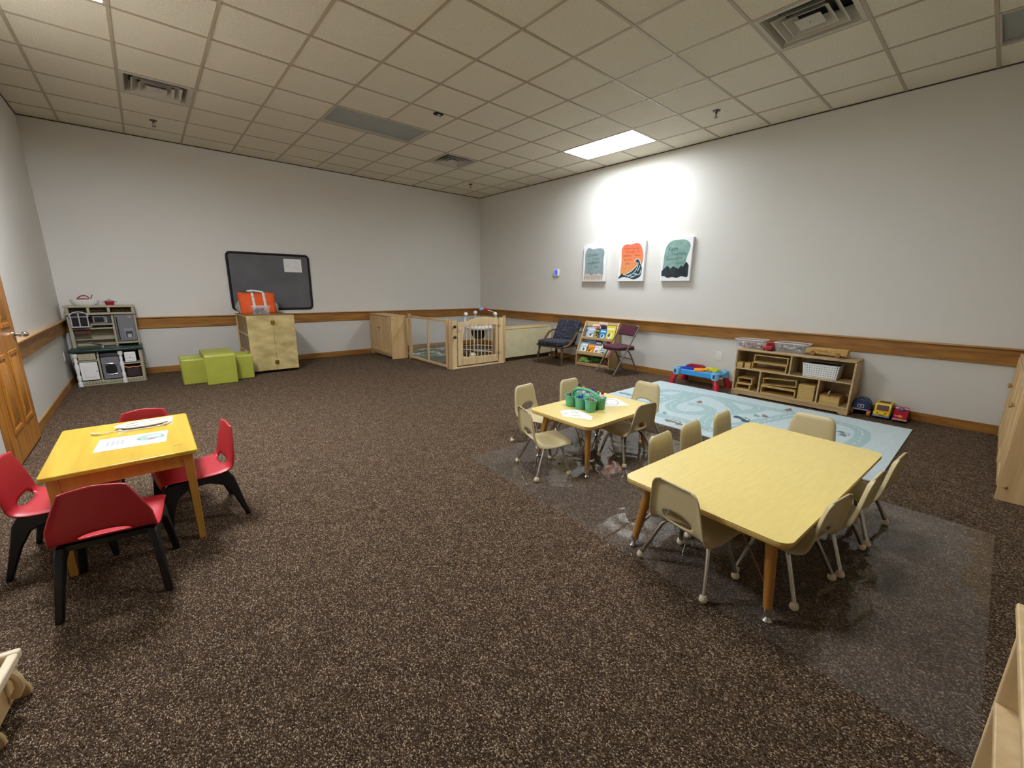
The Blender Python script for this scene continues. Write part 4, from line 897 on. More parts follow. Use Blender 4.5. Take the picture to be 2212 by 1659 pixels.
# ------------------------------------------------------------------ block activity table (local x toward wall B, y along)
t = thing('activity_table', 'blue plastic block table with red legs in front of the wall outlet', 'activity table', (-0.215, -5.556, 0))
MB().prism(rrect(-0.15, 0.15, -0.26, 0.26, 0.05, 5), 0.145, 0.222).build('table_body', M_blue, t, bevel=0.01)
for sx in (-1, 1):
    for sy in (-1, 1):
        b = MB(); b.lathe([(0.045, 0.14), (0.052, 0.19), (0.045, 0.232), (0.03, 0.242)], 16, Matrix.Translation((sx * 0.155, sy * 0.275, 0)))
        b.m = 1; b.box(sx * 0.155 - 0.014, sx * 0.155 + 0.014, sy * 0.275 - 0.014, sy * 0.275 + 0.014, 0.24, 0.2435)
        b.box(sx * 0.155 + sx * 0.045, sx * 0.155 + sx * 0.053, sy * 0.275 - 0.011, sy * 0.275 + 0.011, 0.165, 0.215)
        b.build('corner_cap', [M_lblue, M_navy], t, smooth=True)
for sg in (-1, 1): MB().tube(smoothpts([(-0.11, sg * 0.26, 0.212), (-0.08, sg * 0.315, 0.217), (0.08, sg * 0.315, 0.217), (0.11, sg * 0.26, 0.212)], 4), 0.014, 8).build('handle', M_lblue, t, smooth=True)
for sx in (-1, 1):
    for sy in (-1, 1):
        MB().tube([(sx * 0.155, sy * 0.275, 0.15), (sx * 0.18, sy * 0.31, 0.07), (sx * 0.185, sy * 0.325, 0.0)], [0.03, 0.04, 0.047], 14).build('leg', M_crim, t, smooth=True)
def brickplate(name, mm, x0, x1, y0, y1, z0, z1, st=0.032):
    b = MB(); b.box(x0, x1, y0, y1, z0, z1)
    nx = int((x1 - x0) / st); ny = int((y1 - y0) / st)
    for i in range(nx):
        for j in range(ny): b.lathe([(0.0105, z1), (0.0105, z1 + 0.013)], 8, Matrix.Translation((x0 + st * (i + 0.5) + ((x1 - x0) - nx * st) / 2, y0 + st * (j + 0.5) + ((y1 - y0) - ny * st) / 2, 0)))
    return b.build(name, mm, t)
brickplate('block_plate', M_crim, -0.0, 0.14, -0.0, 0.22, 0.222, 0.262)
brickplate('block_plate', M_dblue, -0.14, -0.0, 0.06, 0.23, 0.222, 0.236)
brickplate('block_plate', M_lime, -0.0, 0.14, -0.22, -0.03, 0.222, 0.243)
b = MB(); b.lathe([(0.08, 0.222), (0.08, 0.244), (0.07, 0.25), (0.03, 0.236)], 20, Matrix.Translation((-0.075, -0.02, 0))); b.tube([(-0.08, -0.1, 0.235), (-0.06, -0.14, 0.262), (-0.08, -0.18, 0.235)], 0.012, 8); b.build('orange_ramp', M_orng, t, smooth=True)

# ------------------------------------------------------------------ open toy shelf on the picture wall
SXF, SXB = -0.385, -0.035; SY0, SY1 = -7.285, -6.075
t = thing('toy_shelf', 'open maple shelf with five cubbies against the picture wall', 'shelf', ((SXF + SXB) / 2, (SY0 + SY1) / 2, 0))
hx = (SXB - SXF) / 2; hy = (SY1 - SY0) / 2; OX, OY = (SXF + SXB) / 2, (SY0 + SY1) / 2
MB().box(-hx - 0.01, hx, -hy - 0.006, hy + 0.006, 0.584, 0.602).build('top_board', M_shelf, t, bevel=0.006)
for s in (-1, 1): MB().box(-hx, hx, s * hy - 0.009, s * hy + 0.009 if s > 0 else s * hy + 0.009, 0, 0.584).build('side_panel', M_shelf, t, bevel=0.003)
MB().box(-hx + 0.003, hx, -hy + 0.009, hy - 0.009, 0.347, 0.363).build('middle_board', M_shelf, t, bevel=0.002)
MB().box(-hx + 0.003, hx, -hy + 0.009, hy - 0.009, 0.066, 0.083).build('bottom_board', M_shelf, t, bevel=0.002)
MB().box(hx - 0.008, hx, -hy + 0.009, hy - 0.009, 0.083, 0.584).build('back_board', M_shelf, t)
MB().prism([(-hy + 0.009, 0.066), (hy - 0.009, 0.066), (hy - 0.009, 0.0), (hy - 0.06, 0.0), (hy - 0.09, 0.018), (-hy + 0.09, 0.018), (-hy + 0.06, 0.0), (-hy + 0.009, 0.0)], -hx + 0.008, -hx + 0.022, Matrix(((0, 0, 1, 0), (1, 0, 0, 0), (0, 1, 0, 0), (0, 0, 0, 1)))).build('plinth', M_shelf, t)
MB().box(-hx + 0.004, hx - 0.008, -6.683 - 0.008 - OY, -6.683 + 0.008 - OY, 0.363, 0.584).build('divider', M_shelf, t)
MB().box(-hx + 0.004, hx - 0.008, -6.375 - 0.008 - OY, -6.375 + 0.008 - OY, 0.083, 0.347).build('divider', M_shelf, t)
MB().box(-hx + 0.004, hx - 0.008, -6.987 - 0.008 - OY, -6.987 + 0.008 - OY, 0.083, 0.347).build('divider', M_shelf, t)
def solid_block(label, y0, y1, z0, z1, dp=0.1, x0=-0.37, mm=None, name='wooden_block', grp='wooden blocks on the shelf'):
    o = MB().box(-dp / 2, dp / 2, -(y1 - y0) / 2, (y1 - y0) / 2, 0, z1 - z0).build(name, mm or M_block, bevel=0.003, loc=(x0 + dp / 2, (y0 + y1) / 2, z0))
    tag(o, label, 'block', grp); return o
def hollow(label, y0, y1, z0, z1, dp=0.14, x0=-0.37, th=0.011, rx=0.0):
    b = MB(); l = (y1 - y0) / 2; hh = z1 - z0
    b.box(-dp / 2, dp / 2, -l, l, 0, th); b.box(-dp / 2, dp / 2, -l, l, hh - th, hh); b.box(-dp / 2, dp / 2, -l, -l + th, th, hh - th); b.box(-dp / 2, dp / 2, l - th, l, th, hh - th)
    o = b.build('hollow_block', M_block, bevel=0.0015, loc=(x0 + dp / 2, (y0 + y1) / 2, z0), rot=(rx, 0, 0)); tag(o, label, 'block', 'hollow wooden blocks on the shelf'); return o
solid_block('cube wooden block at the left end of the upper cubby', -6.155, -6.087, 0.363, 0.435)
solid_block('cube wooden block with a marked face, second in the upper left cubby', -6.246, -6.178, 0.363, 0.437)
hollow('long hollow wooden block lying lower in the upper left cubby', -6.645, -6.262, 0.363, 0.457)
hollow('long hollow wooden block lying on another in the upper left cubby', -6.652, -6.277, 0.458, 0.552)
hollow('short hollow wooden block lying lower in the bottom left cubby', -6.275, -6.103, 0.083, 0.158, 0.2)
hollow('short hollow wooden block stacked on another in the bottom left cubby', -6.292, -6.117, 0.159, 0.238, 0.2)
hollow('long hollow wooden block lying lowest in the middle bottom cubby', -6.775, -6.40, 0.083, 0.172)
solid_block('flat wooden plank lying between hollow blocks in the middle bottom cubby', -6.772, -6.396, 0.173, 0.187, 0.14, name='wooden_plank')
hollow('long hollow wooden block tilted on top in the middle bottom cubby', -6.775, -6.415, 0.201, 0.285, rx=math.radians(-3.6), th=0.008)
for i in range(9):
    solid_block('flat wooden plank in the tidy stack right of the hollow blocks', -6.960 + 0.001 * (i % 3), -6.797 + 0.001 * (i % 2), 0.083 + i * 0.0205, 0.1025 + i * 0.0205, 0.28, name='wooden_plank', grp='planks stacked on the bottom shelf')
solid_block('wide flat wooden board lowest in the bottom right cubby', -7.20, -7.01, 0.083, 0.105, 0.27, name='wooden_board')
solid_block('thick pale wooden block on the flat board in the bottom right cubby', -7.20, -7.015, 0.106, 0.176, 0.26)
solid_block('thin dark wooden board on top of the thick block, left one', -7.10, -7.018, 0.177, 0.19, 0.24, mm=M_blockd, name='wooden_board')
solid_block('thin dark wooden board on top of the thick block, right one', -7.205, -7.105, 0.177, 0.19, 0.24, mm=M_blockd, name='wooden_board')
# basket with real holes
t = thing('plastic_basket', 'white plastic basket with small holes in the upper right cubby', 'basket', (-0.245, -6.972, 0.364))
def basket_wall(fx, nu, nv):
    b = MB(); b.grid(fx, nu, nv, keep=lambda u, v: not (int(u * nu) % 3 == 1 and int(v * nv) % 3 == 1)); return b
BW, BD, BH = 0.172, 0.105, 0.155
for nm, fx, nu, nv in (('front_wall', lambda u, v: Vector((-BD - 0.012 * v, (u - 0.5) * 2 * (BW - 0.015 + 0.015 * v), BH * v)), 43, 19), ('back_wall', lambda u, v: Vector((BD + 0.012 * v, (0.5 - u) * 2 * (BW - 0.015 + 0.015 * v), BH * v)), 43, 19),
                       ('end_wall', lambda u, v: Vector(((0.5 - u) * 2 * (BD + 0.012 * v), -(BW - 0.015 + 0.015 * v), BH * v)), 25, 19), ('end_wall', lambda u, v: Vector(((u - 0.5) * 2 * (BD + 0.012 * v), (BW - 0.015 + 0.015 * v), BH * v)), 25, 19)):
    basket_wall(fx, nu, nv).build(nm, M_white, t, solid=0.003)
MB().box(-BD, BD, -BW + 0.015, BW - 0.015, 0, 0.004).build('bottom', M_white, t)
MB().tube([(x, y, BH) for x, y in rrect(-BD - 0.016, BD + 0.016, -BW - 0.006, BW + 0.006, 0.02, 4)], 0.006, 6, closed=True).build('rim', M_white, t, smooth=True)
o = MB().box(-0.10, 0.10, -0.155, 0.155, 0, 0.15).build('basket_shade_block', mat('basket_shade_dark', (40, 32, 28), 0.9, bump=0.3, scale=30), bevel=0.02, loc=(-0.245, -6.977, 0.37)); tag(o, 'dark cloth standing in for shadow inside the white plastic basket', 'filler')  # dark block added inside the basket in place of its shadow
# top of the shelf
ST = 0.602
clear_bin('plastic_bin', 'clear plastic bin of colourful little toys at the left end of the shelf top', (-0.17, -6.155, ST), PI / 2, 0.345, 0.21, 0.112, None, 0, 'clear bins on the shelf', 1)
heap('bin_contents', 'colourful small toy figures filling the left clear bin', 'toys', (-0.17, -6.155, ST), PI / 2, 0.31, 0.19, 0.075, [mat('toy_pink', (196, 130, 140), 0.5), mat('toy_white', (214, 210, 206), 0.5), mat('toy_slate', (70, 76, 100), 0.5), mat('toy_tan', (206, 160, 110), 0.5), mat('toy_plum', (130, 84, 110), 0.5)], 90, 5)
clear_bin('plastic_bin', 'clear plastic bin of grey toy animals between the red toy car and the wooden truck', (-0.17, -6.617, ST), PI / 2, 0.345, 0.21, 0.112, None, 0, 'clear bins on the shelf', 2)
heap('bin_contents', 'grey toy animals filling the right clear bin', 'toys', (-0.17, -6.617, ST), PI / 2, 0.31, 0.19, 0.075, [mat('toy_ash', (96, 98, 94), 0.5), mat('toy_steel', (124, 126, 122), 0.5), mat('toy_bone', (190, 188, 178), 0.5), mat('toy_char', (70, 72, 70), 0.5)], 70, 8, 'tube')
def wheel(mb, c, r, wd, axis='y'):
    M = Matrix.Translation(Vector(c)) @ (Matrix.Rotation(PI / 2, 4, 'X') if axis == 'y' else Matrix.Rotation(PI / 2, 4, 'Y'))
    mb.lathe([(r * 0.5, -wd / 2), (r * 0.95, -wd / 2), (r, -wd / 2 + 0.003), (r, wd / 2 - 0.003), (r * 0.95, wd / 2), (r * 0.5, wd / 2)], 18, M)
t = thing('toy_car', 'small red toy car between the two clear bins on the shelf top', 'toy car', (-0.20, -6.387, ST), PI)
b = MB(); S2 = Matrix(((1, 0, 0, 0), (0, 0, -1, 0), (0, 1, 0, 0), (0, 0, 0, 1)))
b.prism([(-0.10, 0.015), (0.10, 0.015), (0.10, 0.05), (0.04, 0.06), (0.01, 0.098), (-0.07, 0.098), (-0.10, 0.06)], -0.045, 0.045, S2); b.build('body', M_crim, t, bevel=0.008)
b = MB(); b.prism([(0.042, 0.062), (0.015, 0.092), (0.013, 0.09), (0.04, 0.06)], -0.034, 0.034, S2); b.build('windshield', mat('dark_red_glass', (96, 10, 24), 0.2), t)
for x in (-0.06, 0.06):
    for y in (-0.046, 0.046):
        b = MB(); wheel(b, (x, y, 0.019), 0.019, 0.014); b.build('wheel', M_blk, t, smooth=True)
t = thing('wooden_truck', 'wooden toy truck with round wheels and pull cord on the shelf top', 'toy truck', (-0.175, -6.965, ST), PI / 2)
b = MB(); b.prism([(-0.205, 0.022), (0.165, 0.022), (0.205, 0.04), (0.195, 0.062), (0.15, 0.088), (-0.205, 0.088)], -0.065, 0.065, S2); b.build('body', M_block, t, bevel=0.006)
for x in (-0.12, 0.12):
    for y in (-0.072, 0.072):
        b = MB(); wheel(b, (x, y, 0.028), 0.028, 0.014); b.build('wheel', M_blockd, t, smooth=True)
b = MB()
for i in range(11): b.box(-0.05 + i * 0.0095, -0.0435 + i * 0.0095, 0.0652, 0.0658, 0.05, 0.058 + 0.004 * (i % 3 == 0))
b.build('lettering', M_blockd, t)
b = MB(); b.tube(smoothpts([(-0.205, 0.0, 0.03), (-0.235, 0.05, 0.012), (-0.19, 0.16, 0.006), (-0.175, 0.226, 0.004), (-0.172, 0.232, -0.03), (-0.165, 0.235, -0.2), (-0.155, 0.235, -0.33), (-0.14, 0.225, -0.36)], 5), 0.002, 5); b.m = 1; b.tube([(-0.14, 0.225, -0.36), (-0.13, 0.222, -0.395)], 0.007, 8)
b.build('pull_cord', [M_dgrey, M_cream], t, smooth=True)

# ------------------------------------------------------------------ toy vehicles on the floor (local faces +x)
t = thing('toy_truck', 'round dark blue toy truck with a white star badge on the floor beside the shelf', 'toy truck', (-0.155, -7.373, 0), PI)
b = MB(); b.prism([(p.x, p.y) for p in smoothpts([(-0.078, 0.06, 0), (-0.075, 0.12, 0), (-0.045, 0.172, 0), (0, 0.185, 0), (0.045, 0.172, 0), (0.075, 0.12, 0), (0.078, 0.06, 0), (0, 0.05, 0)], 4, True)], -0.082, 0.082, Matrix(((0, 0, 1, 0), (1, 0, 0, 0), (0, 1, 0, 0), (0, 0, 0, 1)))); b.build('body', M_navy, t, bevel=0.02, seg=3)
b = MB(); b.box(0.08, 0.092, -0.028, 0.028, 0.088, 0.124); b.m = 1; b.box(0.092, 0.0925, -0.023, 0.023, 0.092, 0.12); b.m = 0; b.prism([(0.012 * math.cos(PI / 2 + k * PI / 5) * (1 if k % 2 == 0 else .45), 0.106 + 0.009 * math.sin(PI / 2 + k * PI / 5) * (1 if k % 2 == 0 else .45)) for k in range(10)], 0.0925, 0.094, Matrix(((0, 0, 1, 0), (1, 0, 0, 0), (0, 1, 0, 0), (0, 0, 0, 1))))
b.build('badge', [M_white, M_navy], t)
b = MB(); b.box(0.07, 0.094, -0.07, 0.07, 0.062, 0.074); b.build('bumper', mat('bumper_grey', (170, 166, 176), 0.4), t, bevel=0.003)
b = MB(); b.box(0.04, 0.080, -0.036, 0.036, 0.146, 0.170); b.build('windshield', mat('pale_glass', (190, 200, 220), 0.15), t, bevel=0.004)
for x in (-0.06, 0.065):
    for y in (-0.075, 0.075):
        b = MB(); wheel(b, (x, y, 0.034), 0.034, 0.03); b.build('wheel', M_tan if x > 0 else M_blk, t, smooth=True)
t = thing('toy_bus', 'yellow toy bus with a smiling front between the blue and red toy trucks', 'toy bus', (-0.12, -7.552, 0), PI)
b = MB(); prof = [(-0.11, 0.03), (0.12, 0.03), (0.125, 0.06), (0.10, 0.078), (0.082, 0.08), (0.06, 0.15), (0.05, 0.162), (-0.10, 0.162), (-0.11, 0.15)]
b.prism(prof, -0.068, 0.068, S2); b.build('body', M_yel, t, bevel=0.008)
b = MB(); b.prism([(0.0825, 0.086), (0.0635, 0.142), (0.0655, 0.143), (0.0845, 0.087)], -0.05, 0.05, S2)
b.box(-0.07, 0.02, 0.0675, 0.0695, 0.09, 0.145); b.box(-0.07, 0.02, -0.0695, -0.0675, 0.09, 0.145); b.box(-0.07, 0.03, -0.045, 0.045, 0.1615, 0.163); b.build('window', mat('bus_dark', (84, 30, 20), 0.4), t)
b = MB()
for y in (-0.033, 0.033): b.ball((0.119, y, 0.062), 0.009, 8, (.6, 1, 1))
b.tube(smoothpts([(0.124, -0.025, 0.05), (0.126, 0, 0.044), (0.124, 0.025, 0.05)], 4), 0.003, 6); b.build('face', mat('face_brown', (110, 70, 20), 0.5), t, smooth=True)
b = MB(); b.box(-0.11, 0.13, -0.07, 0.07, 0.02, 0.036); b.build('bumper', mat('bus_blue', (110, 130, 190), 0.4), t, bevel=0.005)
for x in (-0.06, 0.06):
    for y in (-0.062, 0.062):
        b = MB(); wheel(b, (x, y, 0.022), 0.022, 0.02); b.build('wheel', M_dblue, t, smooth=True)
t = thing('toy_truck', 'red toy truck with a yellow horn shape at the right end of the toy vehicles', 'toy truck', (-0.15, -7.70, 0), PI + 0.05)
b = MB(); b.prism([(-0.10, 0.03), (0.105, 0.03), (0.10, 0.07), (0.045, 0.12), (0.03, 0.135), (-0.10, 0.135)], -0.055, 0.055, S2); b.build('body', M_crim, t, bevel=0.008)
b = MB(); b.ball((0.045, 0, 0.128), 0.032, 14, (0.7, 1, 0.7)); b.build('driver', mat('driver_violet', (90, 80, 170), 0.4), t, smooth=True)
b = MB(); b.box(0.018, 0.03, -0.05, 0.05, 0.132, 0.144); b.build('windshield_frame', M_white, t, bevel=0.003)
b = MB(); b.ball((0.062, 0, 0.138), 0.010, 8); b.ball((0.098, 0, 0.066), 0.018, 12, (.6, 1.2, 0.8)); b.build('horn', M_orng, t, smooth=True)
b = MB(); b.box(0.095, 0.118, -0.058, 0.058, 0.024, 0.04); b.build('bumper', mat('bumper_pink', (196, 160, 164), 0.4), t, bevel=0.004)
for x in (-0.06, 0.06):
    for y in (-0.05, 0.05):
        b = MB(); wheel(b, (x, y, 0.02), 0.02, 0.018); b.build('wheel', M_blk, t, smooth=True)
# ------------------------------------------------------------------ play rug
M_rug = mat('rug_pale', (205, 222, 226), 0.95, col2=(190, 209, 213), scale=60, bump=0.15, bscale=300)
M_road = mat('rug_road', (168, 197, 200), 0.95, var=0.06, scale=60, bump=0.15, bscale=300)
M_dash = mat('rug_dash', (222, 234, 234), 0.95)
M_rcar = mat('rug_slate', (66, 92, 102), 0.95); M_rbr = mat('rug_taupe', (140, 124, 116), 0.95); M_rgr = mat('rug_grey', (128, 140, 142), 0.95); M_rtr = mat('rug_tree', (130, 166, 164), 0.95)
r = MB(); r.add([(x, y, z) for z in (0.0, 0.008) for x, y in ((-2.285, -7.835), (-0.475, -7.835), (-0.435, -5.07), (-2.30, -5.07))], [(3, 2, 1, 0), (4, 5, 6, 7), (0, 1, 5, 4), (1, 2, 6, 5), (2, 3, 7, 6), (3, 0, 4, 7)])
roads = [[(-1.25, -5.40), (-1.09, -5.41), (-0.90, -5.47), (-0.83, -5.63), (-0.80, -5.83), (-0.77, -5.98), (-0.77, -6.16), (-0.78, -6.35), (-0.80, -6.51), (-0.87, -6.58), (-1.0, -6.58), (-1.16, -6.53), (-1.28, -6.46), (-1.49, -6.39), (-1.69, -6.37), (-1.87, -6.41), (-2.03, -6.48), (-2.1, -6.6)],
         [(-1.75, -5.66), (-1.64, -5.68), (-1.38, -5.68), (-1.14, -5.70), (-0.84, -5.71)],
         [(-0.80, -5.84), (-1.13, -5.84), (-1.41, -5.84), (-1.6, -5.88), (-1.72, -5.98), (-1.73, -6.11), (-1.63, -6.22), (-1.47, -6.27), (-1.36, -6.23), (-1.29, -6.12), (-1.31, -6.03), (-1.33, -5.955)],
         [(-0.77, -6.0), (-0.89, -6.2), (-1.05, -6.35), (-1.22, -6.48)],
         [(-0.81, -6.54), (-0.79, -6.68), (-0.78, -6.82), (-0.77, -7.01), (-0.78, -7.21), (-0.82, -7.36), (-0.87, -7.46), (-0.98, -7.53), (-1.22, -7.56), (-1.46, -7.55), (-1.7, -7.5), (-1.9, -7.4)],
         [(-0.78, -6.94), (-1.09, -6.85), (-1.32, -6.79), (-1.52, -6.73), (-1.76, -6.65), (-2.05, -6.6)],
         [(-2.03, -5.60), (-2.03, -5.92), (-2.03, -6.06), (-2.01, -6.22), (-2.02, -6.45)],
         [(-1.23, -5.40), (-1.2, -5.6), (-1.17, -5.84)], [(-1.75, -5.3), (-1.72, -5.5), (-1.75, -5.7), (-2.0, -5.75)]]
for i, rd in enumerate(roads):
    pts = smoothpts([(x, y, 0) for x, y in rd], 6)
    r.m = 1; r.ribbon(pts, 0.125, 0.0084 + 0.00004 * i)
    r.m = 2
    acc = 0
    for a, b2 in zip(pts, pts[1:]):
        d = (b2 - a).length
        nn = max(1, int(d / 0.035))
        for q in range(nn):
            if (int(acc / 0.03)) % 2 == 0:
                p0 = a.lerp(b2, q / nn); p1 = a.lerp(b2, min(1, (q + 0.9) / nn)); r.ribbon([p0, p1], 0.010, 0.0090)
            acc += d / nn
def printcar(cx, cy, an, s, mi):
    M = Matrix.Translation((cx, cy, 0)) @ Matrix.Rotation(an, 4, 'Z') @ Matrix.Scale(s, 4)
    r.m = mi; r.prism([(-1, -0.2), (1, -0.2), (1, 0.15), (0.55, 0.2), (0.25, 0.6), (-0.5, 0.6), (-0.75, 0.2), (-1, 0.15)], 0.0092 / s, 0.0093 / s, M)
    r.m = 0; r.prism([(0.4, 0.2), (0.2, 0.5), (-0.1, 0.5), (-0.1, 0.2)], 0.0093 / s, 0.0094 / s, M); r.prism([(-0.2, 0.2), (-0.2, 0.5), (-0.45, 0.5), (-0.62, 0.2)], 0.0093 / s, 0.0094 / s, M)
    r.m = mi
    for x in (-0.55, 0.55): r.prism([(x + 0.26 * math.cos(q), -0.2 + 0.26 * math.sin(q)) for q in [2 * PI * k / 12 for k in range(12)]], 0.0093 / s, 0.0095 / s, M)
def printtree(cx, cy, an, s, mi):
    M = Matrix.Translation((cx, cy, 0)) @ Matrix.Rotation(an, 4, 'Z') @ Matrix.Scale(s, 4); r.m = mi
    r.prism([(-0.1, -1), (0.1, -1), (0.1, -0.7), (0.6, -0.7), (0.25, -0.2), (0.45, -0.2), (0, 1), (-0.45, -0.2), (-0.25, -0.2), (-0.6, -0.7), (-0.1, -0.7)], 0.0092 / s, 0.0093 / s, M)
printcar(-1.47, -6.62, -2.2, 0.12, 3); printcar(-2.14, -6.22, -1.7, 0.11, 4); printcar(-1.19, -7.42, -2.8, 0.09, 5); printcar(-1.53, -5.22, -1.6, 0.1, 5)
printtree(-1.205, -6.664, -1.0, 0.07, 6); printtree(-1.149, -6.727, -1.0, 0.07, 4); printtree(-1.912, -5.981, -1.0, 0.06, 6); printtree(-1.146, -6.01, -1.3, 0.08, 4); printtree(-0.66, -6.815, -1.5, 0.09, 4); printtree(-1.891, -5.877, -1.2, 0.06, 4)
o = r.build('play_rug', [M_rug, M_road, M_dash, M_rcar, M_rbr, M_rgr, M_rtr]); tag(o, 'pale blue play rug printed with roads and cars in front of the toy shelf', 'rug')

# ------------------------------------------------------------------ clear floor mats
def floor_mat(label, poly, z, h):
    b = MB().prism(poly, z, z + h); b.mi[0] = 1; o = b.build('floor_mat', [M_vinyl, M_under]); tag(o, label, 'mat', None); return o
floor_mat('clear plastic floor mat under the small square table and its chairs', [(-4.35, -7.00), (-2.60, -6.96), (-2.60, -5.645), (-4.265, -5.645)], 0.0005, 0.0018)
floor_mat('clear plastic floor mat under the long yellow table, reaching to the lower right', [(-4.43, -8.385), (-2.60, -8.40), (-2.60, -6.975), (-4.355, -7.015)], 0.0005, 0.0018)

# ------------------------------------------------------------------ toddler tables
def table(name, label, loc, rz, lx, ly, Ht, bh):
    t = thing(name, label, 'table', loc, rz)
    MB().prism(rrect(-lx / 2, lx / 2, -ly / 2, ly / 2, 0.055, 8), Ht - 0.002, Ht).build('tabletop', M_lam, t)
    MB().prism(rrect(-lx / 2, lx / 2, -ly / 2, ly / 2, 0.055, 8), Ht - 0.028, Ht - 0.002).build('edge_band', M_edge, t, bevel=0.008, seg=3)
    for sx in (-1, 1):
        for sy in (-1, 1):
            x0, y0 = sx * (lx / 2 - 0.115), sy * (ly / 2 - 0.095); x1, y1 = sx * (lx / 2 - 0.075), sy * (ly / 2 - 0.055)
            A_, B_ = Vector((x0, y0, Ht - 0.028)), Vector((x1, y1, 0.055))
            lg = MB().tube([A_, A_.lerp(B_, 0.5), B_], [0.024, 0.021, 0.017], 16).build('leg', M_tleg, t, smooth=True)
            D_ = (B_ - A_).normalized(); f = MB()
            f.tube([B_ - D_ * 0.002, B_ + D_ * 0.012, B_ + D_ * 0.013, B_ + D_ * 0.035], [0.0175, 0.0175, 0.010, 0.010], 14)
            f.lathe([(0.018, 0.003), (0.02, 0.008), (0.012, 0.018), (0.009, 0.024)], 16, Matrix.Translation((x1 + sx * 0.006, y1 + sy * 0.006, 0))); f.build('glide', M_chrome, lg, smooth=True)
            mid = A_.lerp(B_, 0.78)
            MB().tube([mid, (sx * (lx / 2 - 0.30), y0 * 0.9, Ht - 0.03)], 0.004, 6).tube([mid, (x0 * 0.98, sy * (ly / 2 - 0.25), Ht - 0.03)], 0.004, 6).build('brace', bracem, t, smooth=True)
    return t
bracem = mat('brace_brown', (120, 84, 48), 0.4, 0.3)
TH = 0.402
table('long_table', 'long yellow maple topped table with nothing on it, nearest the viewer', (-3.607, -7.49, 0), math.radians(-2.2), 1.497, 0.752, TH, 0)
table('square_table', 'smaller yellow maple topped table holding the green art caddy', (-3.447, -6.205, 0), 0.0, 0.895, 0.60, TH, 0)

def shell(prof, wfn, hole=None, rim=0.012, nu=60, nv=44, rimpow=8, crown=0.0, toprim=0.0, cp=2):
    P = smoothpts([(x, 0, z) for x, z in prof], 8)
    L = [0]
    for a, b in zip(P, P[1:]): L.append(L[-1] + (b - a).length)
    T = L[-1]
    def at(u):
        s = max(0, min(T, u * T)); i = 0
        while i < len(L) - 2 and L[i + 1] < s: i += 1
        k = (s - L[i]) / max(1e-9, L[i + 1] - L[i]); p = P[i].lerp(P[i + 1], k); d = (P[i + 1] - P[i]).normalized()
        return p, Vector((d.z, 0, -d.x))          # normal toward the back / underside
    def fn(u, v):
        p, n_ = at(u); k = 2 * v - 1; k = math.copysign(1 - (1 - abs(k)) ** 1.5, k)
        n_ = -n_ if n_.x > 0 and abs(n_.x) > abs(n_.z) else n_
        if n_.z > 0 and abs(n_.z) >= abs(n_.x): n_ = -n_
        q = p + n_ * (rim * max(abs(k) ** rimpow, toprim * max(0, (u - 0.94) / 0.06) ** 2))
        return Vector((q.x, k * wfn(u) / 2, q.z - crown * (abs(k) ** cp) * max(0, (u - 0.8) / 0.2)))
    mb = MB(); vs = []; pr_ = []
    for i in range(nu + 1):
        for j in range(nv + 1): pr_.append([i / nu, j / nv])
    dead = set(); fs = []
    if hole:
        uc, vc, ru, rv = hole
        E = lambda q: math.hypot((q[0] - uc) / ru, (q[1] - vc) / rv)
        for k, q in enumerate(pr_):
            if E(q) < 1: dead.add(k)
    snap = set()
    for i in range(nu):
        for j in range(nv):
            a = i * (nv + 1) + j; f = (a, a + 1, a + nv + 2, a + nv + 1)
            if any(k in dead for k in f): snap.update(k for k in f if k not in dead)
            else: fs.append(f)
    for k in snap:
        q = pr_[k]; e = E(q); q[0] = uc + (q[0] - uc) / e; q[1] = vc + (q[1] - vc) / e
    idx = {}; vs = []
    for k, q in enumerate(pr_):
        if k in dead: continue
        idx[k] = len(vs); vs.append(fn(q[0], q[1]))
    mb.add(vs, [[idx[k] for k in f] for f in fs])
    return mb
def lerpw(tab):
    def f(u):
        for (a, wa), (b, wb) in zip(tab, tab[1:]):
            if u <= b: return wa + (wb - wa) * (u - a) / (b - a)
        return tab[-1][1]
    return f
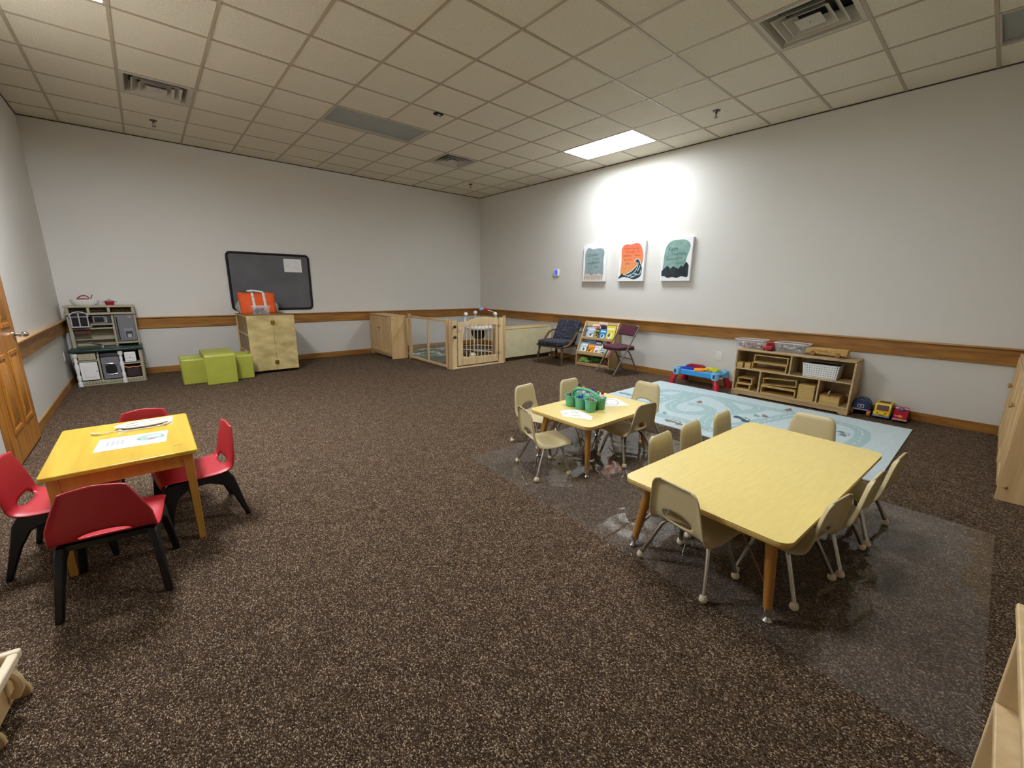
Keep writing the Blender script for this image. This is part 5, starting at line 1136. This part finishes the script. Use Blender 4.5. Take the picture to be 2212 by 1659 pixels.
# ------------------------------------------------------------------ beige toddler chair (faces +x)
def make_chair():
    t = thing('toddler_chair', '', 'chair', (0, 0, 0)); t['group'] = 'beige toddler chairs'
    prof = [(0.165, 0.224), (0.158, 0.247), (0.10, 0.250), (0.02, 0.242), (-0.06, 0.243), (-0.108, 0.258), (-0.127, 0.297), (-0.140, 0.37), (-0.158, 0.488)]
    wf = lerpw([(0, 0.25), (0.06, 0.285), (0.3, 0.30), (0.5, 0.30), (0.62, 0.295), (0.85, 0.262), (0.92, 0.25), (0.96, 0.232), (0.985, 0.205), (1.0, 0.165)])
    shell(prof, wf, (0.645, 0.5, 0.06, 0.20), 0.019, rimpow=12, toprim=0.7).build('seat_shell', M_beige, t, smooth=True, solid=0.007, angle=60)
    for sx, fx, tx in ((1, 0.13, 0.075), (-1, -0.14, -0.055)):
        for sy in (-1, 1):
            fy = 0.155 if sx > 0 else 0.18
            pts = smoothpts([(tx * 0.6, sy * 0.105, 0.222), (tx, sy * 0.118, 0.212), (tx + (fx - tx) * 0.22, sy * (0.118 + (fy - 0.118) * 0.25), 0.18), (fx - (fx - tx) * 0.1, sy * (fy - 0.006), 0.045), (fx, sy * fy, 0.016)], 5)
            lg = MB().tube(pts, 0.0105, 12).build('leg', M_chrome, t, smooth=True)
            MB().lathe([(0.004, 0.003), (0.012, 0.004), (0.018, 0.012), (0.0185, 0.02), (0.015, 0.03), (0.0115, 0.036)], 16, Matrix.Translation((fx, sy * fy, 0))).build('foot_cap', M_beigeL, lg, smooth=True)
    f = MB()
    for x in (0.055, -0.04): f.tube([(x, -0.11, 0.222), (x, 0.11, 0.222)], 0.009, 8)
    for y in (-0.1, 0.1): f.tube([(-0.04, y, 0.222), (0.055, y, 0.222)], 0.008, 8)
    f.build('under_frame', M_chrome, t, smooth=True)
    return t
CH = [
    ('beige toddler chair with its back to the viewer at the long table end', -4.229, -7.422, -11),
    ('beige toddler chair closest to the viewer on the right hand side of the long table', -3.945, -7.732, 81.3),
    ('beige toddler chair, middle of three on the right side of the long table', -3.546, -7.788, 87),
    ('beige toddler chair farthest along the right hand side of the long table', -3.129, -7.822, 86),
    ('beige toddler chair nearest the left corner on the left side of the long table', -3.83, -7.162, -90),
    ('beige toddler chair, middle of three on the left side of the long table', -3.47, -7.17, -90),
    ('beige toddler chair farthest along the left side of the long table', -3.07, -7.20, -90),
    ('beige toddler chair alone at the far end of the long table', -2.79, -7.475, 180),
    ('beige toddler chair pulled out at the near left of the small table, seat fully visible', -3.967, -6.16, -20),
    ('beige toddler chair with its dark back showing, near right of the small table', -3.294, -6.41, 86),
    ('beige toddler chair at the far left of the small table, oval hole visible', -3.585, -5.70, -84),
    ('beige toddler chair behind the green caddy on the far side of the small table', -3.10, -5.785, -90),
    ('beige toddler chair at the far right end of the small table, against the rug edge', -2.80, -6.17, 180),
]
proto = None
for lab, x, y, a in CH:
    if proto is None:
        proto = make_chair(); proto['label'] = lab; proto.location = (x, y, 0.0023); proto.rotation_euler = (0, 0, math.radians(a))
    else: dup_thing(proto, lab, (x, y, 0.0023 if x > -4.4 and not (x > -3.7 and y > -5.8) else 0), math.radians(a))

# ------------------------------------------------------------------ red chairs and varnished table
def make_red():
    t = thing('red_chair', '', 'chair', (0, 0, 0)); t['group'] = 'red chairs around the varnished table'
    prof = [(0.172, 0.275), (0.165, 0.308), (0.09, 0.308), (0, 0.298), (-0.09, 0.297), (-0.138, 0.312), (-0.152, 0.35), (-0.166, 0.44), (-0.18, 0.545)]
    wf = lerpw([(0, 0.30), (0.06, 0.335), (0.5, 0.335), (0.62, 0.33), (0.72, 0.32), (0.96, 0.215), (1.0, 0.195)])
    shell(prof, wf, (0.60, 0.5, 0.042, 0.19), 0.008, rimpow=14, crown=0.014, cp=1.4).build('seat_shell', M_red, t, smooth=True, solid=0.008, angle=60)
    SM_ = Matrix(((1, 0, 0, 0), (0, 0, -1, 0), (0, 1, 0, 0), (0, 0, 0, 1)))
    for sg in (-1, 1):
        arch = [(-0.205, 0.0), (-0.183, 0.0), (-0.135, 0.14), (-0.095, 0.215), (-0.03, 0.245), (0.05, 0.245), (0.11, 0.21), (0.142, 0.12), (0.158, 0.0), (0.18, 0.0), (0.178, 0.14), (0.168, 0.262), (0.14, 0.288), (-0.13, 0.288), (-0.152, 0.25), (-0.178, 0.12)]
        sh = Matrix(((1, 0, 0, 0), (0, 1, sg * -0.10, sg * 0.172), (0, 0, 1, 0), (0, 0, 0, 1)))
        MB().prism(arch, -0.014, 0.014, sh @ SM_).build('leg_frame', M_blk, t, bevel=0.006)
        MB().box(-0.10, 0.09, sg * 0.150 - 0.006, sg * 0.150 + 0.006, 0.255, 0.282).build('seat_rail', M_blk, t, bevel=0.003)
    MB().box(-0.12, -0.09, -0.14, 0.14, 0.262, 0.285).build('cross_bar', M_blk, t)
    MB().box(0.09, 0.12, -0.14, 0.14, 0.262, 0.288).build('cross_bar', M_blk, t)
    return t
RC = [('red plastic chair with black legs, back to the viewer, in front of the varnished table', -6.305, -5.788, 83.5),
      ('red plastic chair with black legs on the right of the varnished table', -5.985, -5.335, 187),
      ('red plastic chair with black legs on the left of the varnished table by the door', -6.49, -5.325, -8),
      ('red plastic chair behind the varnished table, only its back showing', -6.175, -4.90, -90)]
proto = None
for lab, x, y, a in RC:
    if proto is None:
        proto = make_red(); proto['label'] = lab; proto.location = (x, y, 0); proto.rotation_euler = (0, 0, math.radians(a))
    else: dup_thing(proto, lab, (x, y, 0), math.radians(a))
t = thing('wooden_table', 'small yellow varnished wooden table with papers and a mask on it', 'table', (-6.245, -5.235, 0))
lx, ly, hh = 0.28, 0.40, 0.505
MB().prism(rrect(-lx, lx, -ly, ly, 0.02, 4), hh - 0.022, hh).build('tabletop', M_ytop, t, bevel=0.005)
b = MB(); b.box(-lx + 0.05, lx - 0.05, -ly + 0.025, -ly + 0.043, hh - 0.085, hh - 0.022); b.box(-lx + 0.05, lx - 0.05, ly - 0.043, ly - 0.025, hh - 0.085, hh - 0.022)
b.box(-lx + 0.028, -lx + 0.046, -ly + 0.05, ly - 0.05, hh - 0.085, hh - 0.022); b.box(lx - 0.046, lx - 0.028, -ly + 0.05, ly - 0.05, hh - 0.085, hh - 0.022); b.build('apron', M_yleg, t)
for sx in (-1, 1):
    for sy in (-1, 1):
        cx, cy = sx * (lx - 0.042), sy * (ly - 0.04)
        MB().prism([(cx - 0.02, cy - 0.02), (cx + 0.02, cy - 0.02), (cx + 0.02, cy + 0.02), (cx - 0.02, cy + 0.02)], hh - 0.022, 0.0, taper=0.72, c=(cx + sx * 0.012, cy + sy * 0.012)).build('leg', M_yleg, t, bevel=0.003)
b = MB(); b.tube(smoothpts([(0.19, -0.28, hh + 0.0004), (0.20, -0.27, hh + 0.0004), (0.215, -0.278, hh + 0.0004), (0.22, -0.268, hh + 0.0004)], 4), 0.002, 5, sq=0.1); b.build('ink_mark', M_dgrey, t)
ZT = 0.5055
def sheet(name, label, corners, z, art=None, mats=None, cat='paper', grp=None):
    cx = sum(c[0] for c in corners) / len(corners); cy = sum(c[1] for c in corners) / len(corners)
    t = thing(name, label, cat, (cx, cy, z), group=grp)
    MB().prism([(x - cx, y - cy) for x, y in corners], 0, 0.0008).build('sheet', M_paper, t)
    if art:
        b = MB(); art(b); b.build('drawing', mats, t)
    return t
def art1(b):
    M = Matrix.Rotation(-0.03, 4, 'Z') @ Matrix.Translation((0, 0, 0.001))
    b.m = 0
    for i in range(4):
        for j in range(7): b.box(-0.105 + i * 0.019, -0.092 + i * 0.019, -0.03 + j * 0.012, -0.0225 + j * 0.012, 0, 0.0003, M)
    for i in range(34):
        for row, yy in ((0, -0.062), (1, -0.078)):
            if (i * 7 + row * 3) % 5: b.box(-0.115 + i * 0.0062, -0.111 + i * 0.0062, yy, yy + 0.006, 0, 0.0003, M)
    b.box(-0.105, -0.075, 0.06, 0.066, 0, 0.0003, M); b.box(-0.03, -0.005, 0.06, 0.066, 0, 0.0003, M)
    b.m = 1; b.prism([(0.07 + 0.06 * math.cos(q), 0.02 + 0.058 * math.sin(q)) for q in [2 * PI * k / 24 for k in range(24)]], 0, 0.0003, M)
    b.m = 2; b.prism([(0.085 + 0.03 * math.cos(q), 0.03 + 0.02 * math.sin(q)) for q in [2 * PI * k / 16 for k in range(16)]], 0.0003, 0.0005, M)
    b.m = 3; b.prism([(0.06, -0.025), (0.085, -0.02), (0.10, -0.005), (0.08, -0.005), (0.062, -0.012)], 0.0003, 0.0006, M)
    b.m = 4; b.prism([(0.0 + 0.018, -0.005), (0.03, 0.01), (0.025, -0.012)], 0.0003, 0.0006, M); b.prism([(0.115, -0.01), (0.13, 0.01), (0.125, -0.015)], 0.0003, 0.0006, M)
sheet('printed_sheet', 'white printed sheet with a round green picture on the front of the varnished table', [(-6.366, -5.385), (-6.084, -5.405), (-6.068, -5.187), (-6.351, -5.165)], ZT, art1,
      [mat('print_grey', (150, 154, 158), 0.8), mat('print_sage', (150, 172, 164), 0.8), mat('print_pale', (200, 212, 208), 0.8), mat('print_rose', (160, 110, 108), 0.8), M_ink])
sheet('printed_sheet', 'white sheet lying under the paper plate mask at the back of the varnished table', [(-6.285, -5.085), (-6.045, -5.06), (-6.034, -4.87), (-6.275, -4.885)], ZT)
t = thing('paper_mask', 'cream oval paper plate mask with tied cord on the back of the varnished table', 'mask', (-6.175, -4.995, ZT + 0.001))
MB().lathe([(0.08, 0.010), (0.10, 0.006), (0.118, 0.014), (0.120, 0.016), (0.10, 0.0085), (0.08, 0.0125)], 32, sx=1.05, sy=0.56).build('plate', mat('mask_cream', (236, 230, 214), 0.8), t, smooth=True)
b = MB()
for pts in ([(-0.07, 0.02, 0), (-0.045, 0.032, 0), (-0.02, 0.026, 0)], [(-0.075, -0.02, 0), (-0.045, -0.026, 0), (-0.02, -0.012, 0)], [(0.03, 0.032, 0), (0.055, 0.044, 0), (0.08, 0.036, 0)]):
    b.tube([(p.x, p.y, 0.0135) for p in smoothpts(pts, 4)], 0.004, 5, sq=0.3)
b.m = 1; b.tube([(0.05 + 0.036 * math.cos(q), -0.012 + 0.02 * math.sin(q), 0.0135) for q in [2 * PI * k / 16 for k in range(16)]], 0.0015, 5, closed=True)
b.build('face_marks', [M_dgrey, mat('mask_mark', (190, 188, 182), 0.8)], t)
b = MB(); b.tube(smoothpts([(0.118, 0.02, 0.012), (0.13, -0.02, 0.006), (0.10, -0.07, 0.005), (0.02, -0.096, 0.005), (-0.07, -0.088, 0.005), (-0.13, -0.06, 0.005), (-0.17, -0.075, 0.004), (-0.205, -0.06, 0.004)], 6), 0.0032, 6)
for c in ((0.12, -0.05), (0.10, -0.072), (-0.10, -0.07), (-0.19, -0.07), (-0.21, -0.055)): b.ball((c[0], c[1], 0.008), 0.0085, 8, (1.3, 0.9, .8))
b.build('cord', mat('cord_cream', (232, 220, 190), 0.9), t, smooth=True)

# ------------------------------------------------------------------ art caddy and what stands in it
CXc, CYc = -3.512, -6.155
ZS = TH + 0.0003
t = thing('art_caddy', 'green plastic art caddy with six cups and an arched handle on the small table', 'caddy', (CXc, CYc, ZS))
cups = [(sx * 0.058, sy * 0.10) for sx in (-1, 1) for sy in (-1, 0, 1)]
for cx, cy in cups:
    MB().lathe([(0.036, 0.0), (0.039, 0.003), (0.046, 0.085), (0.051, 0.088), (0.051, 0.094), (0.0455, 0.094), (0.043, 0.085), (0.037, 0.006), (0.003, 0.005)], 22, Matrix.Translation((cx, cy, 0))).build('cup', M_tealp, t, smooth=True)
b = MB(); b.box(-0.03, 0.03, -0.14, 0.14, 0.078, 0.086); b.build('web', M_tealp, t)
b = MB(); pts = [(0, 0.135 * math.cos(PI * i / 16), 0.085 + 0.062 * math.sin(PI * i / 16)) for i in range(17)]
b.tube(pts, 0.012, 8); b.tube([(0, -0.10, 0.09), (0, 0.10, 0.09)], 0.008, 8); b.build('handle', M_tealp, t, smooth=True)
rnd = random.Random(11)
def stick(name, label, cat, grp, cup, mm, tipm, ln, r, k):
    cx, cy = cups[cup]; a = rnd.uniform(0, 2 * PI); q = rnd.uniform(0.008, 0.026); x0, y0 = cx + q * math.cos(a), cy + q * math.sin(a); x1, y1 = cx + 1.25 * q * math.cos(a + .3), cy + 1.25 * q * math.sin(a + .3)
    A_, B_ = Vector((x0 * 0.97 + cx * 0.03, y0 * 0.97 + cy * 0.03, 0.012)), Vector((x1, y1, ln))
    b = MB(); b.tube([A_, A_.lerp(B_, 0.86)], r, 7); b.m = 1; b.tube([A_.lerp(B_, 0.86), B_], [r, r * 0.45], 7)
    o = b.build(name, [mm, tipm], smooth=True, loc=(CXc, CYc, ZS)); tag(o, label, cat, grp)
for k in range(6): stick('pencil', 'dark or tan pencil standing in the far left cup of the caddy', 'pencil', 'pencils in the caddy', 2, (M_blk, M_tan, M_block)[k % 3], M_tan if k % 3 == 0 else M_blk, rnd.uniform(0.10, 0.125), 0.004, k)
for k in range(9): stick('marker', 'dark blue marker standing in the middle front cup of the caddy', 'marker', 'blue markers in the caddy', 1, M_navy, M_dblue, rnd.uniform(0.098, 0.112), 0.0065, k)
for k in range(8): stick('crayon', 'red or pink crayon in the nearest cup of the caddy', 'crayon', 'crayons in the caddy', 0, (M_crim, M_red, mat('crayon_pink', (216, 150, 150), .5), M_orng)[k % 4], (M_red, mat('crayon_pink', (216, 150, 150), .5))[k % 2], rnd.uniform(0.088, 0.104), 0.0055, k)
bt = [(5, -0.012, 0.012, M_dgrey, 'black', 0.165), (5, 0.022, -0.018, M_orng, 'orange', 0.14), (4, -0.02, 0.022, M_lblue, 'light blue', 0.13), (4, 0.01, -0.018, M_purp, 'purple', 0.15), (3, -0.01, 0.022, M_tealp, 'green', 0.135), (3, 0.012, -0.014, M_crim, 'red', 0.14)]
for cup, dx, dy, mm, cn, ht in bt:
    cx, cy = cups[cup]
    t = thing('paint_bottle', 'white paint bottle with a %s cap in the back row of the caddy' % cn, 'bottle', (CXc + cx + dx * .8, CYc + cy + dy * .8, ZS + 0.006)); t['group'] = 'paint bottles in the caddy'
    MB().lathe([(0.016, 0), (0.0175, 0.004), (0.0175, ht - 0.045), (0.012, ht - 0.032), (0.008, ht - 0.028), (0.008, ht - 0.024)], 14).build('bottle_body', M_white, t, smooth=True)
    MB().lathe([(0.0105, ht - 0.026), (0.0115, ht - 0.012), (0.008, ht), (0.002, ht + 0.001)], 14).build('cap', mm, t, smooth=True)
def scrib(seed, n, sx, sy):
    def f(b):
        rn = random.Random(seed)
        for i in range(n):
            x, y = rn.uniform(-sx, sx), rn.uniform(-sy, sy)
            b.tube([(p.x, p.y, 0.001) for p in smoothpts([(x, y, 0), (x + rn.uniform(-.03, .03), y + rn.uniform(-.03, .03), 0), (x + rn.uniform(-.04, .04), y + rn.uniform(-.04, .04), 0)], 3)], 0.0013, 4, sq=0.2)
    return f
sheet('drawing_sheet', 'white cut paper with a sketch, lowest of the pile in front of the caddy', [(-3.63, -6.15), (-3.70, -6.10), (-3.76, -6.11), (-3.79, -6.16), (-3.835, -6.21), (-3.78, -6.32), (-3.66, -6.34), (-3.62, -6.22)], ZS, scrib(3, 5, 0.05, 0.05), M_ink, grp='cut papers on the small table')
sheet('drawing_sheet', 'white cut paper strip on top of the pile in front of the caddy', [(-3.72, -6.17), (-3.80, -6.20), (-3.80, -6.24), (-3.76, -6.385), (-3.735, -6.40), (-3.665, -6.355), (-3.70, -6.26)], ZS + 0.0012, scrib(6, 3, 0.02, 0.05), M_ink, grp='cut papers on the small table')
def art3(b):
    pts = smoothpts([(-0.03, -0.07, 0), (0.03, -0.04, 0), (0.07, 0.0, 0), (0.08, 0.05, 0), (0.04, 0.075, 0), (0.0, 0.06, 0), (-0.04, 0.08, 0), (-0.075, 0.05, 0), (-0.05, 0.02, 0), (-0.08, -0.01, 0), (-0.07, -0.05, 0)], 5, True)
    b.tube([(p.x, p.y, 0.001) for p in pts], 0.002, 4, closed=True, sq=0.2); b.ball((-0.03, -0.02, 0.001), 0.006, 8, (1, 1, .1)); b.ball((0.0, 0.02, 0.001), 0.004, 8, (1, 1, .1))
sheet('drawing_sheet', 'white paper with a drawn animal outline at the right of the caddy', [(-3.357, -6.257), (-3.176, -6.343), (-3.077, -6.14), (-3.255, -6.06)], ZS, art3, M_ink)

# ------------------------------------------------------------------ things cut off by the frame
t = thing('toy_crate', 'small pale wooden doll crate cut off by the left edge at the bottom', 'toy furniture', (-6.66, -6.42, 0), -0.12)
b = MB()
for z0, z1 in ((0.155, 0.185),): b.box(-0.13, 0.13, -0.11, -0.085, z0, z1); b.box(-0.13, 0.13, 0.085, 0.11, z0, z1); b.box(-0.13, -0.105, -0.085, 0.085, z0, z1); b.box(0.105, 0.13, -0.085, 0.085, z0, z1)
b.build('top_frame', mat('bleached_wood', (238, 222, 190), 0.5, var=0.03, scale=20), t, bevel=0.006)
sidep = [(-0.115, 0.0), (0.115, 0.0), (0.126, 0.012), (0.124, 0.035), (0.108, 0.075), (0.096, 0.155), (-0.096, 0.155), (-0.108, 0.075), (-0.124, 0.035), (-0.126, 0.012)]
for y in (-0.09, 0.104): MB().prism(sidep, -y - 0.014, -y, SM).build('side_board', M_map, t, bevel=0.004)
MB().box(0.085, 0.098, -0.09, 0.09, 0.03, 0.155).build('end_board', M_map, t)
MB().box(-0.098, -0.085, -0.09, 0.09, 0.03, 0.155).build('end_board', M_map, t)
MB().box(-0.085, 0.085, -0.09, 0.09, 0.03, 0.04).build('floor_board', M_yleg, t)
MB().tube(smoothpts([(0.105, 0.05, 0.155), (0.124, 0.05, 0.125), (0.128, 0.05, 0.09), (0.112, 0.05, 0.055)], 4), 0.012, 8).build('handle', M_pale, t, smooth=True)
t = thing('low_shelf', 'pale wooden low shelf just showing at the right edge near the viewer', 'shelf', (-5.10, -8.60, 0))
b = MB(); b.box(-0.54, 0.55, -0.25, 0.254, 0.58, 0.60); b.box(-0.54, -0.52, -0.25, 0.24, 0, 0.58); b.box(0.525, 0.545, -0.25, 0.24, 0, 0.58); b.box(-0.52, 0.525, -0.25, 0.24, 0.05, 0.07); b.box(-0.52, 0.525, -0.25, 0.24, 0.31, 0.33); b.build('carcass', M_pale, t, bevel=0.003)
MB().box(-0.52, 0.525, -0.25, -0.24, 0.07, 0.58).build('back_board', M_map, t)
